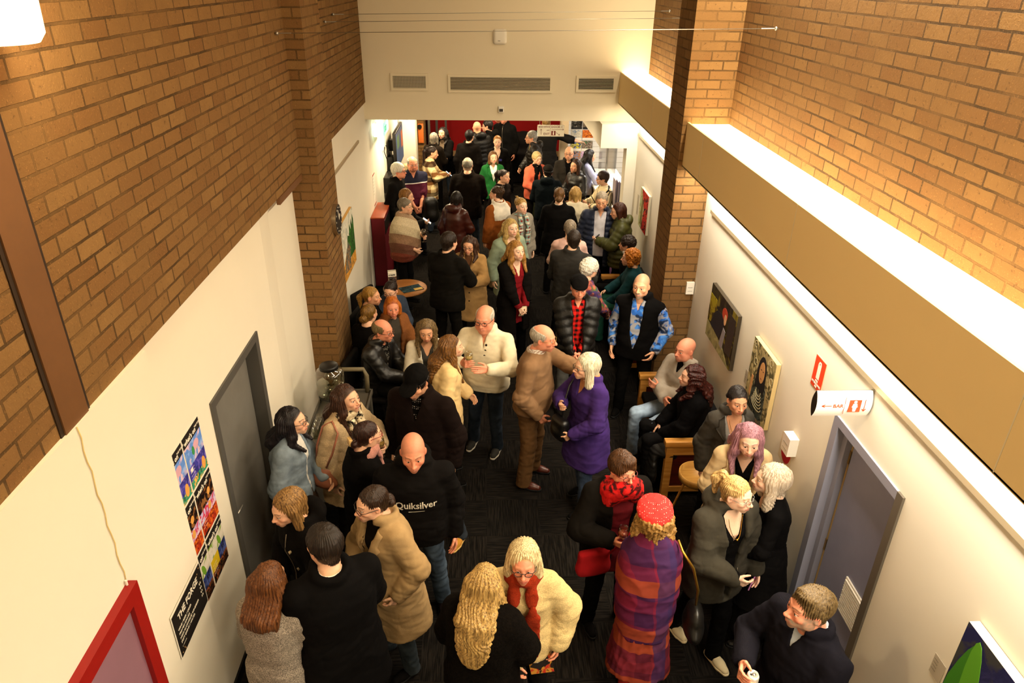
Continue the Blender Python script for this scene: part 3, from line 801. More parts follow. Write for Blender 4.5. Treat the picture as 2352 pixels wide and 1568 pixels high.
        if c == 'stand': F.ring((0, .024, 1.486), .080, .017, .012, -.25, 1., 1.9)
        elif c == 'big': F.ring((0, .022, 1.472), .090, .025, .012, -.35, 1., 1.5)
        elif c == 'shirt': F.ring((0, .022, 1.475), .074, .012, .008, -.3, 1., 1.7)
        elif c == 'roll': F.ring((0, .022, 1.487), .072, .016, .01, -.2, 1., 1.8)
        elif c == 'crew': F.ring((0, .018, 1.462), .075, .011, .01, -.28)
        if c and G.get('v') and c != 'crew': F.vcut([(1.30, -.02), (1.44, .03), (1.56, .06)], -.03)
        nm_ = G.get('n', 'jacket' if gi else 'shirt')
        gm_ = fab(G['m'])
        disp = G.get('d', .008)
        go = fin(nm_, F, gm_, 'T', disp=disp if not pf else .004, elb=None if (pf or G.get('poncho')) else (J['ell'], J['elr']))
        if G.get('btn'):
            b = MB(); bm = plain('button_'+G.get('bc', '1a120c'), G.get('bc', '1a120c'), .35)
            for z_, x_ in G['btn']:
                P = np.array(prof(t, .5, 1.45, G.get('fl', 0.), G.get('box', .35))); yv = np.interp(z_, P[:, 0], P[:, 3])-np.interp(z_, P[:, 0], P[:, 2])
                a = T((x_, yv-.006, z_)); a2 = T((x_, yv+.012, z_)); b.cyl(a, a2, .011*s, bm, n=10)
            b.build('buttons', go)
        if G.get('zip'):
            P = np.array(prof(t, .5, 1.47, G.get('fl', 0.), G.get('box', .35)))
            pts = [T((G['zip'][0], np.interp(z_, P[:, 0], P[:, 3])-np.interp(z_, P[:, 0], P[:, 2])-.003, z_)) for z_ in np.linspace(max(hem, .86), G['zip'][1], 10)]
            b = MB(); b.tube(pts, .004*s, plain('zip_metal', '9a8f7c', .35, .5, .8)); b.build('zip', go)
        if G.get('lapel'):
            from mathutils.bvhtree import BVHTree
            me = go.data; bv = BVHTree.FromPolygons([v_.co for v_ in me.vertices], [p_.vertices for p_ in me.polygons]); dr = Vector(RT@V(0, 1, 0)); PV = np.array(sorted(G['v']))
            for sd in (1, -1):
                rows = []; b = MB()
                for z_ in np.linspace(G['lapel']-.01, 1.445, 12):
                    u = (z_-G['lapel'])/(1.445-G['lapel']); x0 = np.interp(z_, PV[:, 0], PV[:, 1])-.004; wl = .012+.075*min(u/.62, 1) if u < .66 else .058-.02*(u-.66)
                    row = []
                    for q_ in np.linspace(0, 1, 5):
                        st = T((sd*(x0+wl*q_), -.5, z_-.03*q_*u)); h_ = bv.ray_cast(Vector(st), dr)
                        row.append(None if h_[0] is None else h_[0]-dr*(.010+.006*sin(q_*pi)))
                    if all(r_ is not None for r_ in row): rows.append(row)
                if len(rows) > 3:
                    vv = [p_ for r_ in rows for p_ in r_]+[p_+dr*.012 for r_ in rows for p_ in r_]; n_ = len(rows)*5; ff = []
                    for a_ in range(len(rows)-1):
                        for c_ in range(4): ff.append((a_*5+c_, a_*5+c_+1, a_*5+c_+6, a_*5+c_+5)[::1 if sd > 0 else -1])
                    rim = [k_ for k_ in range(5)]+[a_*5+4 for a_ in range(1, len(rows))]+[(len(rows)-1)*5+k_ for k_ in (3, 2, 1, 0)]+[a_*5 for a_ in range(len(rows)-2, 0, -1)]
                    ff += [(rim[k_], rim[k_]+n_, rim[(k_+1) % len(rim)]+n_, rim[(k_+1) % len(rim)]) for k_ in range(len(rim))]
                    b.add(vv, ff, gm_, True); b.build('lapel', go)
        G['obj'] = go
    # ---------- scarf
    sc = g('scarf')
    if sc:
        F = Field((-.22, -.3, .8), (.22, .2, 1.6), .0095*max(1, q)/s)
        r = sc.get('r', .034); F.ring((0, .0, 1.452), .082, r, .012, -.42, 1.05)
        if not sc.get('cowl'): F.ring((.005, -.002, 1.480), .070, r*.8, .02, -.3, 1.05)
        if sc.get('cowl'): F.ring((0, -.03, 1.425), .112, r*1.15, .02, -.75, 1.1); F.ring((0, -.05, 1.375), .115, r*1.05, .02, -.95, 1.15); F.ring((0, -.065, 1.335), .105, r, .02, -1.1, 1.15)
        for sd, zl in sc.get('ends', ()):
            yb = -.155-belly*.5-sc.get('off', .0)
            F.ell((sd*.055, -.118, 1.39), (.04, .03, .085), .02, False, rotx(-.35)); F.ell((sd*.066, yb, (1.34+zl)/2), (.046, .020, (1.40-zl)/2), .01); F.box((sd*.066, yb, (1.28+zl)/2), (.042, .014, (1.28-zl)/2), .01, .01)
        fin('scarf', F, fab(sc['m']), 'T', disp=.008, dsc=(40, 40, 30))
    if g('hands_out') is not None: g('hands_out').update({k: v for k, v in J.items() if k.startswith(('grip', 'up'))})
    J['root'] = root; J['T'] = T; J['HM'] = HM; J['HC'] = HC; J['HR'] = HR; J['s'] = s
    J['world'] = lambda P: rotz(radians(face))@np.asarray(P)+V(x, y, 0)
    return J
def hash_(t):
    h = 7
    for ch in t: h = (h*131+ord(ch)) & 0xffffffff
    return h
# ------------------------------------------------------------------ the place
sc_ = bpy.context.scene
def brickm():
    t = NT('brick'); P = t.obj(); g = t.node('NewGeometry'); sp = t.node('SeparateXYZ', ins={0: P}).outputs; nn = t.node('SeparateXYZ', ins={0: g.outputs['True Normal']}).outputs
    m = t.math('GREATER_THAN', t.math('ABSOLUTE', nn[0]), .5)
    u = t.node('Mix', data_type='FLOAT'); t.l(m, u.inputs[0]); t.l(sp[0], u.inputs[2]); t.l(sp[1], u.inputs[3])
    v = t.node('CombineXYZ'); t.l(u.outputs[0], v.inputs[0]); t.l(sp[2], v.inputs[1])
    dn = t.node('TexNoise', ins={'Scale': 14.}); t.l(P, dn.inputs['Vector'])
    dv = t.node('VectorMath', operation='SCALE', ins={0: dn.outputs[1]}); dv.inputs['Scale'].default_value = .006
    va = t.node('VectorMath', operation='ADD'); t.l(v.outputs[0], va.inputs[0]); t.l(dv.outputs[0], va.inputs[1])
    b = t.node('TexBrick', offset=.5, ins={'Scale': 1., 'Mortar Size': .007, 'Mortar Smooth': .15, 'Brick Width': .24, 'Row Height': .086, 'Color1': lin('82623a')+(1,), 'Color2': lin('6e4c2a')+(1,), 'Mortar': lin('46341e')+(1,), 'Bias': -.1})
    t.l(va.outputs[0], b.inputs['Vector'])
    blo = t.noise(P, 2.2, 3); c = t.mixc(t.ramp(blo, .35, .75), b.outputs[0], lin('745632'))
    sp1 = t.ramp(t.noise(P, 26, 6, .8), .58, .68); c = t.mixc(t.math('MULTIPLY', sp1, .7), c, lin('3a2818'))
    sp2 = t.ramp(t.noise(P, 120, 3, .7), .62, .7); c = t.mixc(t.math('MULTIPLY', sp2, .5), c, lin('b88a54'))
    t.set(c, .9, .15)
    h = t.math('ADD', t.math('MULTIPLY', b.outputs[1], -1.), t.math('MULTIPLY', t.noise(P, 60, 5, .7), .25))
    t.bump(h, 1., .016)
    return t.m
def carpetm():
    t = NT('carpet_tiles'); P = t.obj(); S = .5
    q = t.scale(P, (1/S, 1/S, 0)); sp = t.node('SeparateXYZ', ins={0: q}).outputs
    fx, fy = t.math('FLOOR', sp[0]), t.math('FLOOR', sp[1])
    par = t.math('GREATER_THAN', t.math('ABSOLUTE', t.math('FRACT', t.math('MULTIPLY', t.math('ADD', fx, fy), .5))), .25)
    n1 = t.noise(t.scale(P, (80, 5, 1)), 1., 3, .55); n2 = t.noise(t.scale(P, (5, 80, 1)), 1., 3, .55)
    mx = t.node('Mix', data_type='FLOAT'); t.l(par, mx.inputs[0]); t.l(n1, mx.inputs[2]); t.l(n2, mx.inputs[3])
    wn = t.node('TexWhiteNoise', noise_dimensions='2D'); cm = t.node('CombineXYZ'); t.l(fx, cm.inputs[0]); t.l(fy, cm.inputs[1]); t.l(cm.outputs[0], wn.inputs[0])
    c = t.mixc(t.ramp(mx.outputs[0], .42, .62), lin('0e0c0a'), lin('221e1a'))
    c = t.mixc(t.math('MULTIPLY', wn.outputs[0], .35), c, lin('0a0908'))
    t.set(c, .95, .05); t.bump(t.math('ADD', mx.outputs[0], t.math('MULTIPLY', t.noise(P, 300, 2), .4)), .6, .006)
    return t.m
def paintm(name, hx, var=.04, rough=.7):
    t = NT(name); c = lin(hx); nz = t.noise(t.obj(), 1.3, 4)
    st = t.ramp(t.noise(t.obj(), 3.1, 5, .7), .70, .8)
    cc = t.mixc(t.ramp(nz, .3, .7), tuple(x*(1-var) for x in c), c)
    cc = t.mixc(t.math('MULTIPLY', st, .12), cc, lin('b08a50'))
    t.set(cc, rough, .25); t.bump(t.noise(t.obj(), 140, 2), .05, .002); return t.m
BRICK, CARPET = brickm(), carpetm()
WALL = paintm('wall_paint_cream', 'eae2cf'); BULK = paintm('bulkhead_paint', 'e2d6ba', .02)
BEAM = paintm('beam_paint', 'ecd29a', .02); CEIL = paintm('ceiling_paint', 'ded4c0')
DGREY = plain('door_paint_grey', '6f6c66', .45, .35, 0, .06); DFR = plain('door_frame_dark_grey', '4c4a46', .45, .35)
DBLUE = plain('door_paint_blue_grey', '8587a0', .42, .35, 0, .05); DFB = plain('door_frame_blue_grey', '8a8a98', .45, .35); STEEL = plain('steel', 'a8a39a', .35, .5, .85)
BLACK = plain('black_plastic', '12100f', .4); WHITE = plain('white_plastic', 'e8e2d4', .4); REDP = plain('red_paint', '9c1a12', .5); DRED = plain('dark_red_laminate', '7a1c16', .4)
WOOD = None
def woodm(name, hx, h2, sc=(3, 40, 40)):
    t = NT(name); P = t.obj(); nz = t.noise(t.scale(P, sc), 1., 4, .6)
    t.set(t.mixc(t.ramp(nz, .35, .65), lin(hx), lin(h2)), .4, .35); t.bump(nz, .12, .003); return t.m
OAK = woodm('oak_wood', 'd49a4a', 'b87a30'); OAKD = woodm('dark_red_wood', '5a1e10', '3c140a'); TOPW = woodm('beech_top', 'd8a452', 'c08a3c', (4, 30, 4)); TABW = woodm('table_veneer', 'b0753c', '94602c', (4, 24, 4))
POST = plain('brown_painted_steel', '664426', .55, .3, 0, .08)
b = MB(); b.box((-5, -3, -.1), (5, 21, 0), CARPET); struct(b, 'floor')
b = MB(); b.box((-1.95, -3, 0), (-1.75, 3.30, 2.85), WALL); b.box((-2.05, 3.30, 0), (-1.8, 4.0, 2.85), WALL); b.box((-2.05, 4.0, 2.08), (-1.8, 5.06, 2.85), WALL); b.box((-2.05, 5.06, 0), (-1.8, 5.55, 2.85), WALL)
b.add([(-1.8, 5.55, 0), (-1.88, 6.05, 0), (-1.88, 6.05, 2.85), (-1.8, 5.55, 2.85), (-2.05, 5.55, 0), (-2.05, 6.05, 0), (-2.05, 6.05, 2.85), (-2.05, 5.55, 2.85)], [(0, 1, 2, 3), (3, 2, 6, 7), (4, 5, 1, 0)], WALL)
b.box((-2.05, 6.05, 0), (-1.88, 7.0, 2.85), WALL); b.box((-2.0, 7.6, 0), (-1.8, 11.2, 2.85), WALL); b.box((-2.0, 11.2, 0), (-1.8, 16.4, 2.62), WALL); struct(b, 'wall_left')
b = MB(); b.box((-2.05, -3, 2.85), (-1.77, 11.1, 6), BRICK); struct(b, 'wall_left_brick')
b = MB(); b.box((-1.9, 6.92, 0), (-1.605, 7.67, 6), BRICK); struct(b, 'wall_pier_left')
b = MB(); b.box((-1.79, 6.06, 2.79), (-1.76, 6.90, 2.85), POST); b.build('trim_1')['kind'] = 'structure'
b = MB(); b.box((2.3, -3, 0), (2.5, 3.01, 3.2), WALL); b.box((2.3, 3.01, 2.06), (2.5, 3.86, 3.2), WALL); b.box((2.3, 3.86, 0), (2.5, 10.85, 3.2), WALL); struct(b, 'wall_right')
b = MB(); b.box((2.42, -3, 3.2), (2.7, 11.1, 6), BRICK); struct(b, 'wall_right_brick')
b = MB(); b.box((1.955, 7.2, 0), (2.5, 7.78, 6), BRICK); struct(b, 'wall_pier_right')
b = MB(); b.box((2.0, -3, 2.865), (2.02, 11.1, 3.30), BEAM); b.box((2.0, -3, 2.86), (2.3, 11.1, 2.875), BEAM); b.box((2.02, -3, 3.22), (2.44, 11.1, 3.25), BEAM)
for y in (4.4, 6.6, 8.8, 2.2): b.box((1.9985, y-.003, 2.87), (2.0, y+.003, 3.298), BULK)
struct(b, 'trim_beam')
b = MB(); b.box((-2, 11.1, 2.6), (2.7, 11.35, 6), BULK); struct(b, 'wall_bulkhead')
b = MB(); b.box((-5, 11.35, 2.6), (5, 21, 2.75), CEIL); struct(b, 'ceiling_low')
b = MB(); b.box((-2.2, -3.2, 6), (2.8, 11.4, 6.1), CEIL); struct(b, 'ceiling')
b = MB(); b.box((-2.2, -3.2, 0), (2.8, -3, 6), WALL); struct(b, 'wall_back')
b = MB(); b.box((-5, 20.2, 0), (5, 20.4, 2.6), plain('red_wall_paint', 'a01010', .7, .2, 0, .1, 1.5)); struct(b, 'wall_far_red')
b = MB(); b.box((-5, 20.14, 0), (5, 20.2, .14), plain('skirting_timber', 'a8845a', .5)); b.build('baseboard_far')['kind'] = 'structure'
b = MB(); b.box((-5.1, 11.3, 0), (-5, 21, 2.6), WALL); struct(b, 'wall_far_left')
b = MB(); b.box((3.6, 10.8, 0), (3.7, 21, 2.6), WALL); struct(b, 'wall_far_right')
b = MB(); b.box((-1.75, -3, 0), (-1.735, 3.29, .09), BLACK); b.box((-1.8, 3.31, 0), (-1.785, 3.98, .09), BLACK); b.build('baseboard_left')['kind'] = 'structure'
b = MB(); b.box((2.285, 3.9, 0), (2.3, 7.18, .09), DFR); b.build('baseboard_right')['kind'] = 'structure'
b = MB(); b.box((2.02, -3, 3.25), (2.42, 7.2, 3.28), emit('trough_diffuser', 'ffe6b8', 9.)); b.box((2.02, 7.78, 3.25), (2.42, 11.1, 3.28), emit('trough_diffuser', 'ffe6b8', 9.)); struct(b, 'trim_ledge')
def arealamp(name, loc, sx, sy, e, col=(1, .84, .58), rot=(0, 0, 0), shape='RECTANGLE', spread=180):
    L = bpy.data.lights.new(name, 'AREA'); L.shape = shape; L.size = sx; L.size_y = sy; L.energy = e; L.color = col; L.spread = radians(spread)
    o = bpy.data.objects.new(name, L); C.objects.link(o); o.location = loc; o.rotation_euler = rot; return o
arealamp('beam_strip_lamp', (2.16, 2.1, 2.85), .2, 10, 210, (1, .9, .74))
arealamp('beam_strip_lamp', (2.16, 9.4, 2.85), .2, 2.8, 45, (1, .9, .74))
LC = (1, .86, .62)
for y0, y1, e in ((-2.4, 1.0, 160), (1.2, 4.0, 165), (4.2, 7.0, 165), (8.0, 10.2, 45)):
    t = empty('batten_lamp', (2.2, (y0+y1)/2, 5.3), 0, None, None); bpy.data.objects.remove(t)
    arealamp('batten_lamp', (2.3, (y0+y1)/2, 5.3), .2, y1-y0, e, LC, (0, 0, 0))
for x, y, e in ((-1.2, 12.6, 60), (.4, 12.4, 48), (-1.1, 15., 60), (.6, 15.2, 38), (-.5, 17.8, 34), (1.5, 18, 24), (1.1, 11.6, 7)):  # last entry is an unseen fill lamp added to brighten the hanging sign
    arealamp('downlight_and_fill_lamp', (x, y, 2.56), .2, .2, e, (1, .80, .52), shape='DISK')
arealamp('office_lamp', (2.9, 13.6, 2.55), .9, 1.6, 130, (1, .93, .84))
# wall light, cable, post
t = empty('wall_lamp', (-1.68, 2.68, 4.36), 0, 'glowing white glass wall lamp high on the left brick wall', 'lamp')
b = MB(); b.lathe([(.0, 0), (.15, .0), (.172, .03), (.18, .25), (.17, .42), (.10, .5), (0, .52)], (0, 0, 0), emit('lamp_glass', 'ffd9a0', 7.)); b.build('glass_shade', t)
b = MB(); b.box((-.09, -.05, .1), (-.17, .05, .3), STEEL); b.build('wall_bracket', t)
L = bpy.data.lights.new('wall_lamp_bulb', 'POINT'); L.energy = 110; L.color = (1, .78, .46); L.shadow_soft_size = .15; o = bpy.data.objects.new('wall_lamp_bulb', L); C.objects.link(o); o.location = (-1.45, 2.68, 4.6)
b = MB(); b.box((-1.80, 2.54, 2.845), (-1.757, 2.73, 6), POST); b.box((-1.80, 2.515, 2.845), (-1.764, 2.755, 6), plain('post_gap_dark', '2a1c10')); tag(b.build('steel_post'), 'brown painted steel post set into the left brick wall', 'post')
b = MB(); b.tube([(-1.745, 2.60+.008*sin(i*1.9), 2.85-i*.06) for i in range(16)], .0026, plain('cable_ochre', 'd8c080', .6)); tag(b.build('cable'), 'thin ochre cable hanging down the cream wall to the red frame', 'cable')
b = MB(); rec = [((-1.77, 6.61, 4.11), (2.42, 6.33, 4.21), 'thin tension wire across the hall, nearest of the three'), ((-1.77, 8.64, 4.08), (2.42, 9.47, 4.12), 'thin tension wire across the hall, middle one of the three'), ((-1.77, 9.14, 4.13), (2.42, 10.12, 4.17), 'thin tension wire across the hall, farthest of the three')]
for p, q, lb in rec:
    t = empty('tension_wire', p, 0, lb, 'wire', 'wires across the hall'); pv, qv = Vector(p), Vector(q)
    b = MB(); b.tube([(0, 0, 0), (qv-pv)], .0028, STEEL, 5); b.build('strand', t)
    for k, (e0, e1) in enumerate(((pv, qv), (qv, pv))):
        d = (e1-e0).normalized(); b = MB(); b.cyl(e0-pv+d*.02, e0-pv+d*.14, .005, STEEL, n=8); b.sph(e0-pv+d*.02, .016, STEEL, 8); b.build('turnbuckle', t)
# doors
def lever(b_, x, y, z, sx, m):
    b_.cyl((x, y, z), (x+sx*.05, y, z), .022, m, n=12); b_.tube([(x+sx*.05, y, z), (x+sx*.055, y+.11, z)], .009, m)
b = MB(); b.box((-1.93, 4.07, 0.01), (-1.885, 4.98, 2.02), DGREY); d1 = struct(b, 'door_1')
b = MB(); b.box((-2.0, 4.0, 0), (-1.785, 4.06, 2.08), DFR); b.box((-2.0, 4.99, 0), (-1.785, 5.06, 2.08), DFR); b.box((-2.0, 4.06, 2.02), (-1.785, 4.99, 2.08), DFR); b.build('door_frame', d1)
b = MB(); lever(b, -1.885, 4.15, 1.02, 1, STEEL); b.build('door_handle', d1)
b = MB(); b.box((2.385, 3.075, 0.01), (2.425, 3.73, 2.0), DBLUE); d2 = struct(b, 'door_2')
b = MB(); b.box((2.285, 3.01, 0), (2.5, 3.07, 2.06), plain('door_frame_brown_grey', '5c5448', .5)); b.box((2.285, 3.79, 0), (2.5, 3.86, 2.06), DFB); b.box((2.34, 3.74, 0), (2.5, 3.79, 2.0), DFB); b.box((2.285, 3.07, 2.0), (2.5, 3.79, 2.06), DFB); b.build('door_frame', d2)
b = MB()
for z in (1.75, 1.0, .3): b.box((2.378, 3.722, z), (2.392, 3.745, z+.1), plain('hinge_brass', 'a8854a', .35, .5, .8))
b.box((2.381, 3.722, .02), (2.387, 3.736, 1.99), plain('edge_strip_brass', 'c8a868', .35, .5, .6)); b.build('hinge', d2)
b = MB(); b.box((2.375, 3.10, .80), (2.386, 3.40, 1.08), WHITE)
for i in range(12): b.box((2.366, 3.11, .81+i*.022), (2.376, 3.39, .822+i*.022), WHITE)
b.build('louvre_grille', d2)
# picture rails
b = MB(); b.box((2.275, -2, 2.455), (2.3, 6.95, 2.49), plain('rail_aluminium', 'b8a888', .4, .4, .5)); b.build('trim_rail_right')['kind'] = 'structure'
b = MB(); b.box((2.275, 8.0, 2.455), (2.3, 10.8, 2.49), MATS[('p', 'rail_aluminium')]); b.build('trim_rail_far')['kind'] = 'structure'
b = MB(); b.box((-1.8, 7.9, 2.42), (-1.778, 10.33, 2.455), MATS[('p', 'rail_aluminium')]); b.build('trim_rail_left')['kind'] = 'structure'
# grilles on the bulkhead
def grille(x0, x1, z0, z1, n, label, dark):
    t = empty('air_vent', ((x0+x1)/2, 11.1, z0), 0, label, 'vent'); cx = (x0+x1)/2; w = (x1-x0)/2; h = z1-z0
    b = MB(); f = .035
    b.box((-w, -.02, 0), (w, 0, f), BULK); b.box((-w, -.02, h-f), (w, 0, h), BULK); b.box((-w, -.02, f), (-w+f, 0, h-f), BULK); b.box((w-f, -.02, f), (w, 0, h-f), BULK); b.build('frame', t)
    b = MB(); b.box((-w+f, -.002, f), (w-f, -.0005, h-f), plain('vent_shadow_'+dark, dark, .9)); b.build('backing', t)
    b = MB()
    for i in range(n): z = f+(h-2*f)*(i+.5)/n; b.box((-w+f, -.018, z-.0025), (w-f, -.003, z+.0025), BULK)
    if n > 9:
        for i in range(22): x = -w+f+(2*w-2*f)*(i+.5)/22; b.box((x-.002, -.012, f), (x+.002, -.003, h-f), BULK)
    b.build('louvre', t)
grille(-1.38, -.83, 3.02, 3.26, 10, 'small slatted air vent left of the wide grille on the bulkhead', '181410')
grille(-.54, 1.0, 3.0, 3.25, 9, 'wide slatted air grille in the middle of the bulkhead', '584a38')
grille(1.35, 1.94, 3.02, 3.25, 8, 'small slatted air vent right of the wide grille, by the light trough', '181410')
t = empty('motion_detector', (.22, 11.1, 3.66), 0, 'rounded white detector dome high on the bulkhead', 'detector')
b = MB(); F = Field((-.12, -.1, -.02), (.12, .03, .24), .008); F.box((0, 0, .105), (.1, .05, .105), .045, .0); vt, q = F.mesh(2); b.add(vt, q, WHITE, True); b.build('housing', t); b = MB(); b.box((-.03, -.054, .05), (.005, -.048, .058), plain('badge_grey', '8a8478')); b.build('badge', t)
b = MB(); b.box((.2, 11.06, 2.72), (.285, 11.1, 2.81), WHITE, bev=.006); b.box((.215, 11.055, 2.735), (.27, 11.061, 2.775), plain('sensor_window', '3a342c')); tag(b.build('infrared_detector'), 'small square sensor above the edge of the bulkhead', 'sensor')
# ------------------------------------------------------------------ writing
def text(s_, size, mat, parent, origin, right, up, align='LEFT', name='lettering', bold=0., sx=1.):
    cu = bpy.data.curves.new('t', 'FONT'); cu.body = s_; cu.size = size; cu.align_x = align; cu.extrude = .0006; cu.offset = bold; cu.resolution_u = 2
    ob = bpy.data.objects.new('t', cu); C.objects.link(ob)
    dg = bpy.context.evaluated_depsgraph_get(); me = bpy.data.meshes.new_from_object(ob.evaluated_get(dg)); bpy.data.objects.remove(ob); bpy.data.curves.remove(cu)
    r, u = Vector(right).normalized(), Vector(up).normalized(); n = r.cross(u)
    M = Matrix(((r.x*sx, u.x, n.x, origin[0]), (r.y*sx, u.y, n.y, origin[1]), (r.z*sx, u.z, n.z, origin[2]), (0, 0, 0, 1)))
    me.transform(M); me.materials.clear(); o = link(name, me, parent, [mat]); return o
def plane_frame(kind):
    # right, up, normal for something hung on a wall
    return {'L': ((0, 1, 0), (0, 0, 1), (1, 0, 0)), 'R': ((0, -1, 0), (0, 0, 1), (-1, 0, 0)), 'F': ((1, 0, 0), (0, 0, 1), (0, -1, 0))}[kind]
class Flat:
    """rectangles and outlines laid on a vertical face; u to the right, v up, in metres from the lower left corner"""
    def __init__(s, kind, o): s.r, s.u, s.n = [Vector(x) for x in plane_frame(kind)]; s.o = Vector(o); s.b = MB(); s.k = 0
    def pt(s, u, v, d=0.): return s.o*0+s.r*u+s.u*v+s.n*d
    def rect(s, u0, v0, u1, v1, m, d=.002, th=.0015): s.poly([(u0, v0), (u1, v0), (u1, v1), (u0, v1)], m, d, th)
    def poly(s, pts, m, d=.002, th=.0015):
        k = len(pts); v = [s.pt(u, w, d) for u, w in pts]+[s.pt(u, w, d-th) for u, w in pts]
        s.b.add(v, [tuple(range(k))]+[(i, i+k, (i+1) % k+k, (i+1) % k) for i in range(k)], m)
    clip = None
    def ell(s, u, v, a, c, m, d=.002, rot=0., n=20):
        P_ = [(u+a*cos(t)*cos(rot)-c*sin(t)*sin(rot), v+a*cos(t)*sin(rot)+c*sin(t)*cos(rot)) for t in np.linspace(0, 2*pi, n, endpoint=False)]
        if s.clip: P_ = [(min(max(x, 0), s.clip[0]), min(max(y, 0), s.clip[1])) for x, y in P_]
        s.poly(P_, m, d)
    def line(s, pts, w, m, d=.003):
        for (a, b_) in zip(pts[:-1], pts[1:]):
            dx, dy = b_[0]-a[0], b_[1]-a[1]; L = math.hypot(dx, dy) or 1; nx, ny = -dy/L*w/2, dx/L*w/2
            s.poly([(a[0]-nx, a[1]-ny), (b_[0]-nx, b_[1]-ny), (b_[0]+nx, b_[1]+ny), (a[0]+nx, a[1]+ny)], m, d)
    def build(s, name, parent=None):
        o = s.b.build(name, parent)
        if parent is None: o.location = s.o
        return o
    def text(s, st, size, m, u, v, parent, d=.0035, align='LEFT', bold=0., sx=1., name='lettering'): 
        return text(st, size, m, parent, s.pt(u, v, d), s.r, s.u, align, name, bold, sx)
INK, PAPER = plain('ink_black', '17120f', .6), plain('paper_white', 'eee6d4', .6); LETW = plain('print_white', 'f2ead8', .6)
def blot(name, *a): return fab(a[0]+':blot:'+':'.join(a[1:]))
# THE FORGE notice
f = Flat('L', (-1.745, 2.86, 1.09)); f.rect(-.008, -.006, .428, .326, PAPER, .002); f.rect(0, 0, .42, .31, INK, .004)
for u, v in ((.40, .29), (.37, .27), (.355, .265), (.40, .07+.14), (.02, .02), (.05, .03), (.06, .012)): f.ell(u, v, .005, .004, plain('speck_gold', 'a8865a'), .0048)
o = f.build('menu_sign'); tag(o, 'black bar menu headed THE FORGE taped to the cream wall', 'poster')
f.text('THE FORGE', .062, LETW, .06, .225, o, .0055, bold=.001, sx=.9)
for i, (st, pr) in enumerate((('WINE / BEER / CIDER', '8.0'), ('PRE-MIX DRINKS', '9.0'), ('NON ALCOHOLIC WINE/BEER', '6.0'), ('SOFT DRINK / WATER', '3.0'), ('- -------', ''))):
    f.text(st, .021, LETW, .03, .175-i*.031, o, .0055); 
    if pr: f.text(pr, .021, LETW, .36, .185-i*.031, o, .0055)
# what's on posters: two columns of three on the recessed wall
P1 = ['3a50a8', '6a7cc0', '2a2a6a']; 
def poster(y0, z0, w, h, k, label, g='programme posters beside the grey door'):
    f = Flat('L', (-1.8, y0, z0)); f.rect(-.006, -.006, w+.006, h+.006, PAPER, .002)
    f.rect(0, h*.80, w, h, INK, .004)
    if k == 0:
        f.rect(0, h*.42, w, h*.80, blot('x', '5a86d0', '8aa8e0', 'd8b8c8', '9'), .004); f.rect(0, h*.16, w, h*.42, blot('x', '3c3a9a', '2c2a78', '6a5ab8', '12'), .004); f.rect(0, 0, w, h*.16, blot('x', '2a8a6a', '1a5a48', 'e0b050', '16'), .004)
        f.ell(w*.62, h*.64, w*.16, h*.09, plain('poster_pink', 'd0a0b0'), .0046); f.ell(w*.42, h*.60, w*.07, h*.08, plain('poster_green', '3a8a4a'), .005); f.ell(w*.80, h*.17, w*.10, h*.12, plain('poster_face', 'd89a4a'), .005); f.rect(w*.1, h*.3, w*.22, h*.38, PAPER, .0046)
    elif k == 1:
        f.rect(0, h*.5, w, h*.80, blot('x', '1a1210', '3a2018', '8a5a30', '14'), .004); f.rect(0, h*.28, w, h*.5, blot('x', 'b8a8d0', 'd8c0d8', 'c03a5a', '14'), .004); f.rect(0, 0, w, h*.28, blot('x', 'b83818', 'd86a1c', '7a1a0c', '18'), .004)
        f.ell(w*.7, h*.66, w*.09, h*.07, plain('poster_face', 'd89a4a'), .0046); f.ell(w*.62, h*.40, w*.09, h*.08, MATS[('p', 'poster_face')], .0046); f.rect(0, .004, w*.35, h*.06, INK, .0046)
    else:
        f.rect(0, h*.5, w, h*.80, blot('x', 'd8d0c0', 'c8c0b0', '7a9a3a', '9'), .004); f.rect(0, h*.24, w*.5, h*.5, plain('poster_yellow', 'd8b81c'), .004); f.rect(w*.5, h*.24, w, h*.5, blot('x', '2a3a78', '4a5a9a', '1a1a3a', '14'), .004); f.rect(0, 0, w, h*.24, blot('x', '1a1410', '3a2a1a', '8a4a2a', '16'), .004)
        f.ell(w*.66, h*.62, w*.08, h*.13, plain('poster_green2', '6a9a2a'), .0046, .4)
    o = f.build('poster'); tag(o, label, 'poster', g)
    f.text("what's on", .048*w/.27, LETW, w*.06, h*.84, o, .0055, bold=.001); f.text('THE FORGE', .02*w/.27, LETW, w*.70, h*.90, o, .0055)
    for i in range(4): f.text('---- -- -----', .016*w/.27, LETW, w*.06, h*(.36-.06*i), o, .0058)
for k, (z0, w_) in enumerate(((1.745, 'blue'), (1.355, 'red and black'), (.965, 'yellow and black'))):
    poster(3.535, z0, .262, .372, k, "%s what's on poster in the right hand column beside the grey door" % w_)
    poster(3.255, z0, .262, .372, k, "%s what's on poster in the left column, partly behind the wall corner" % w_)
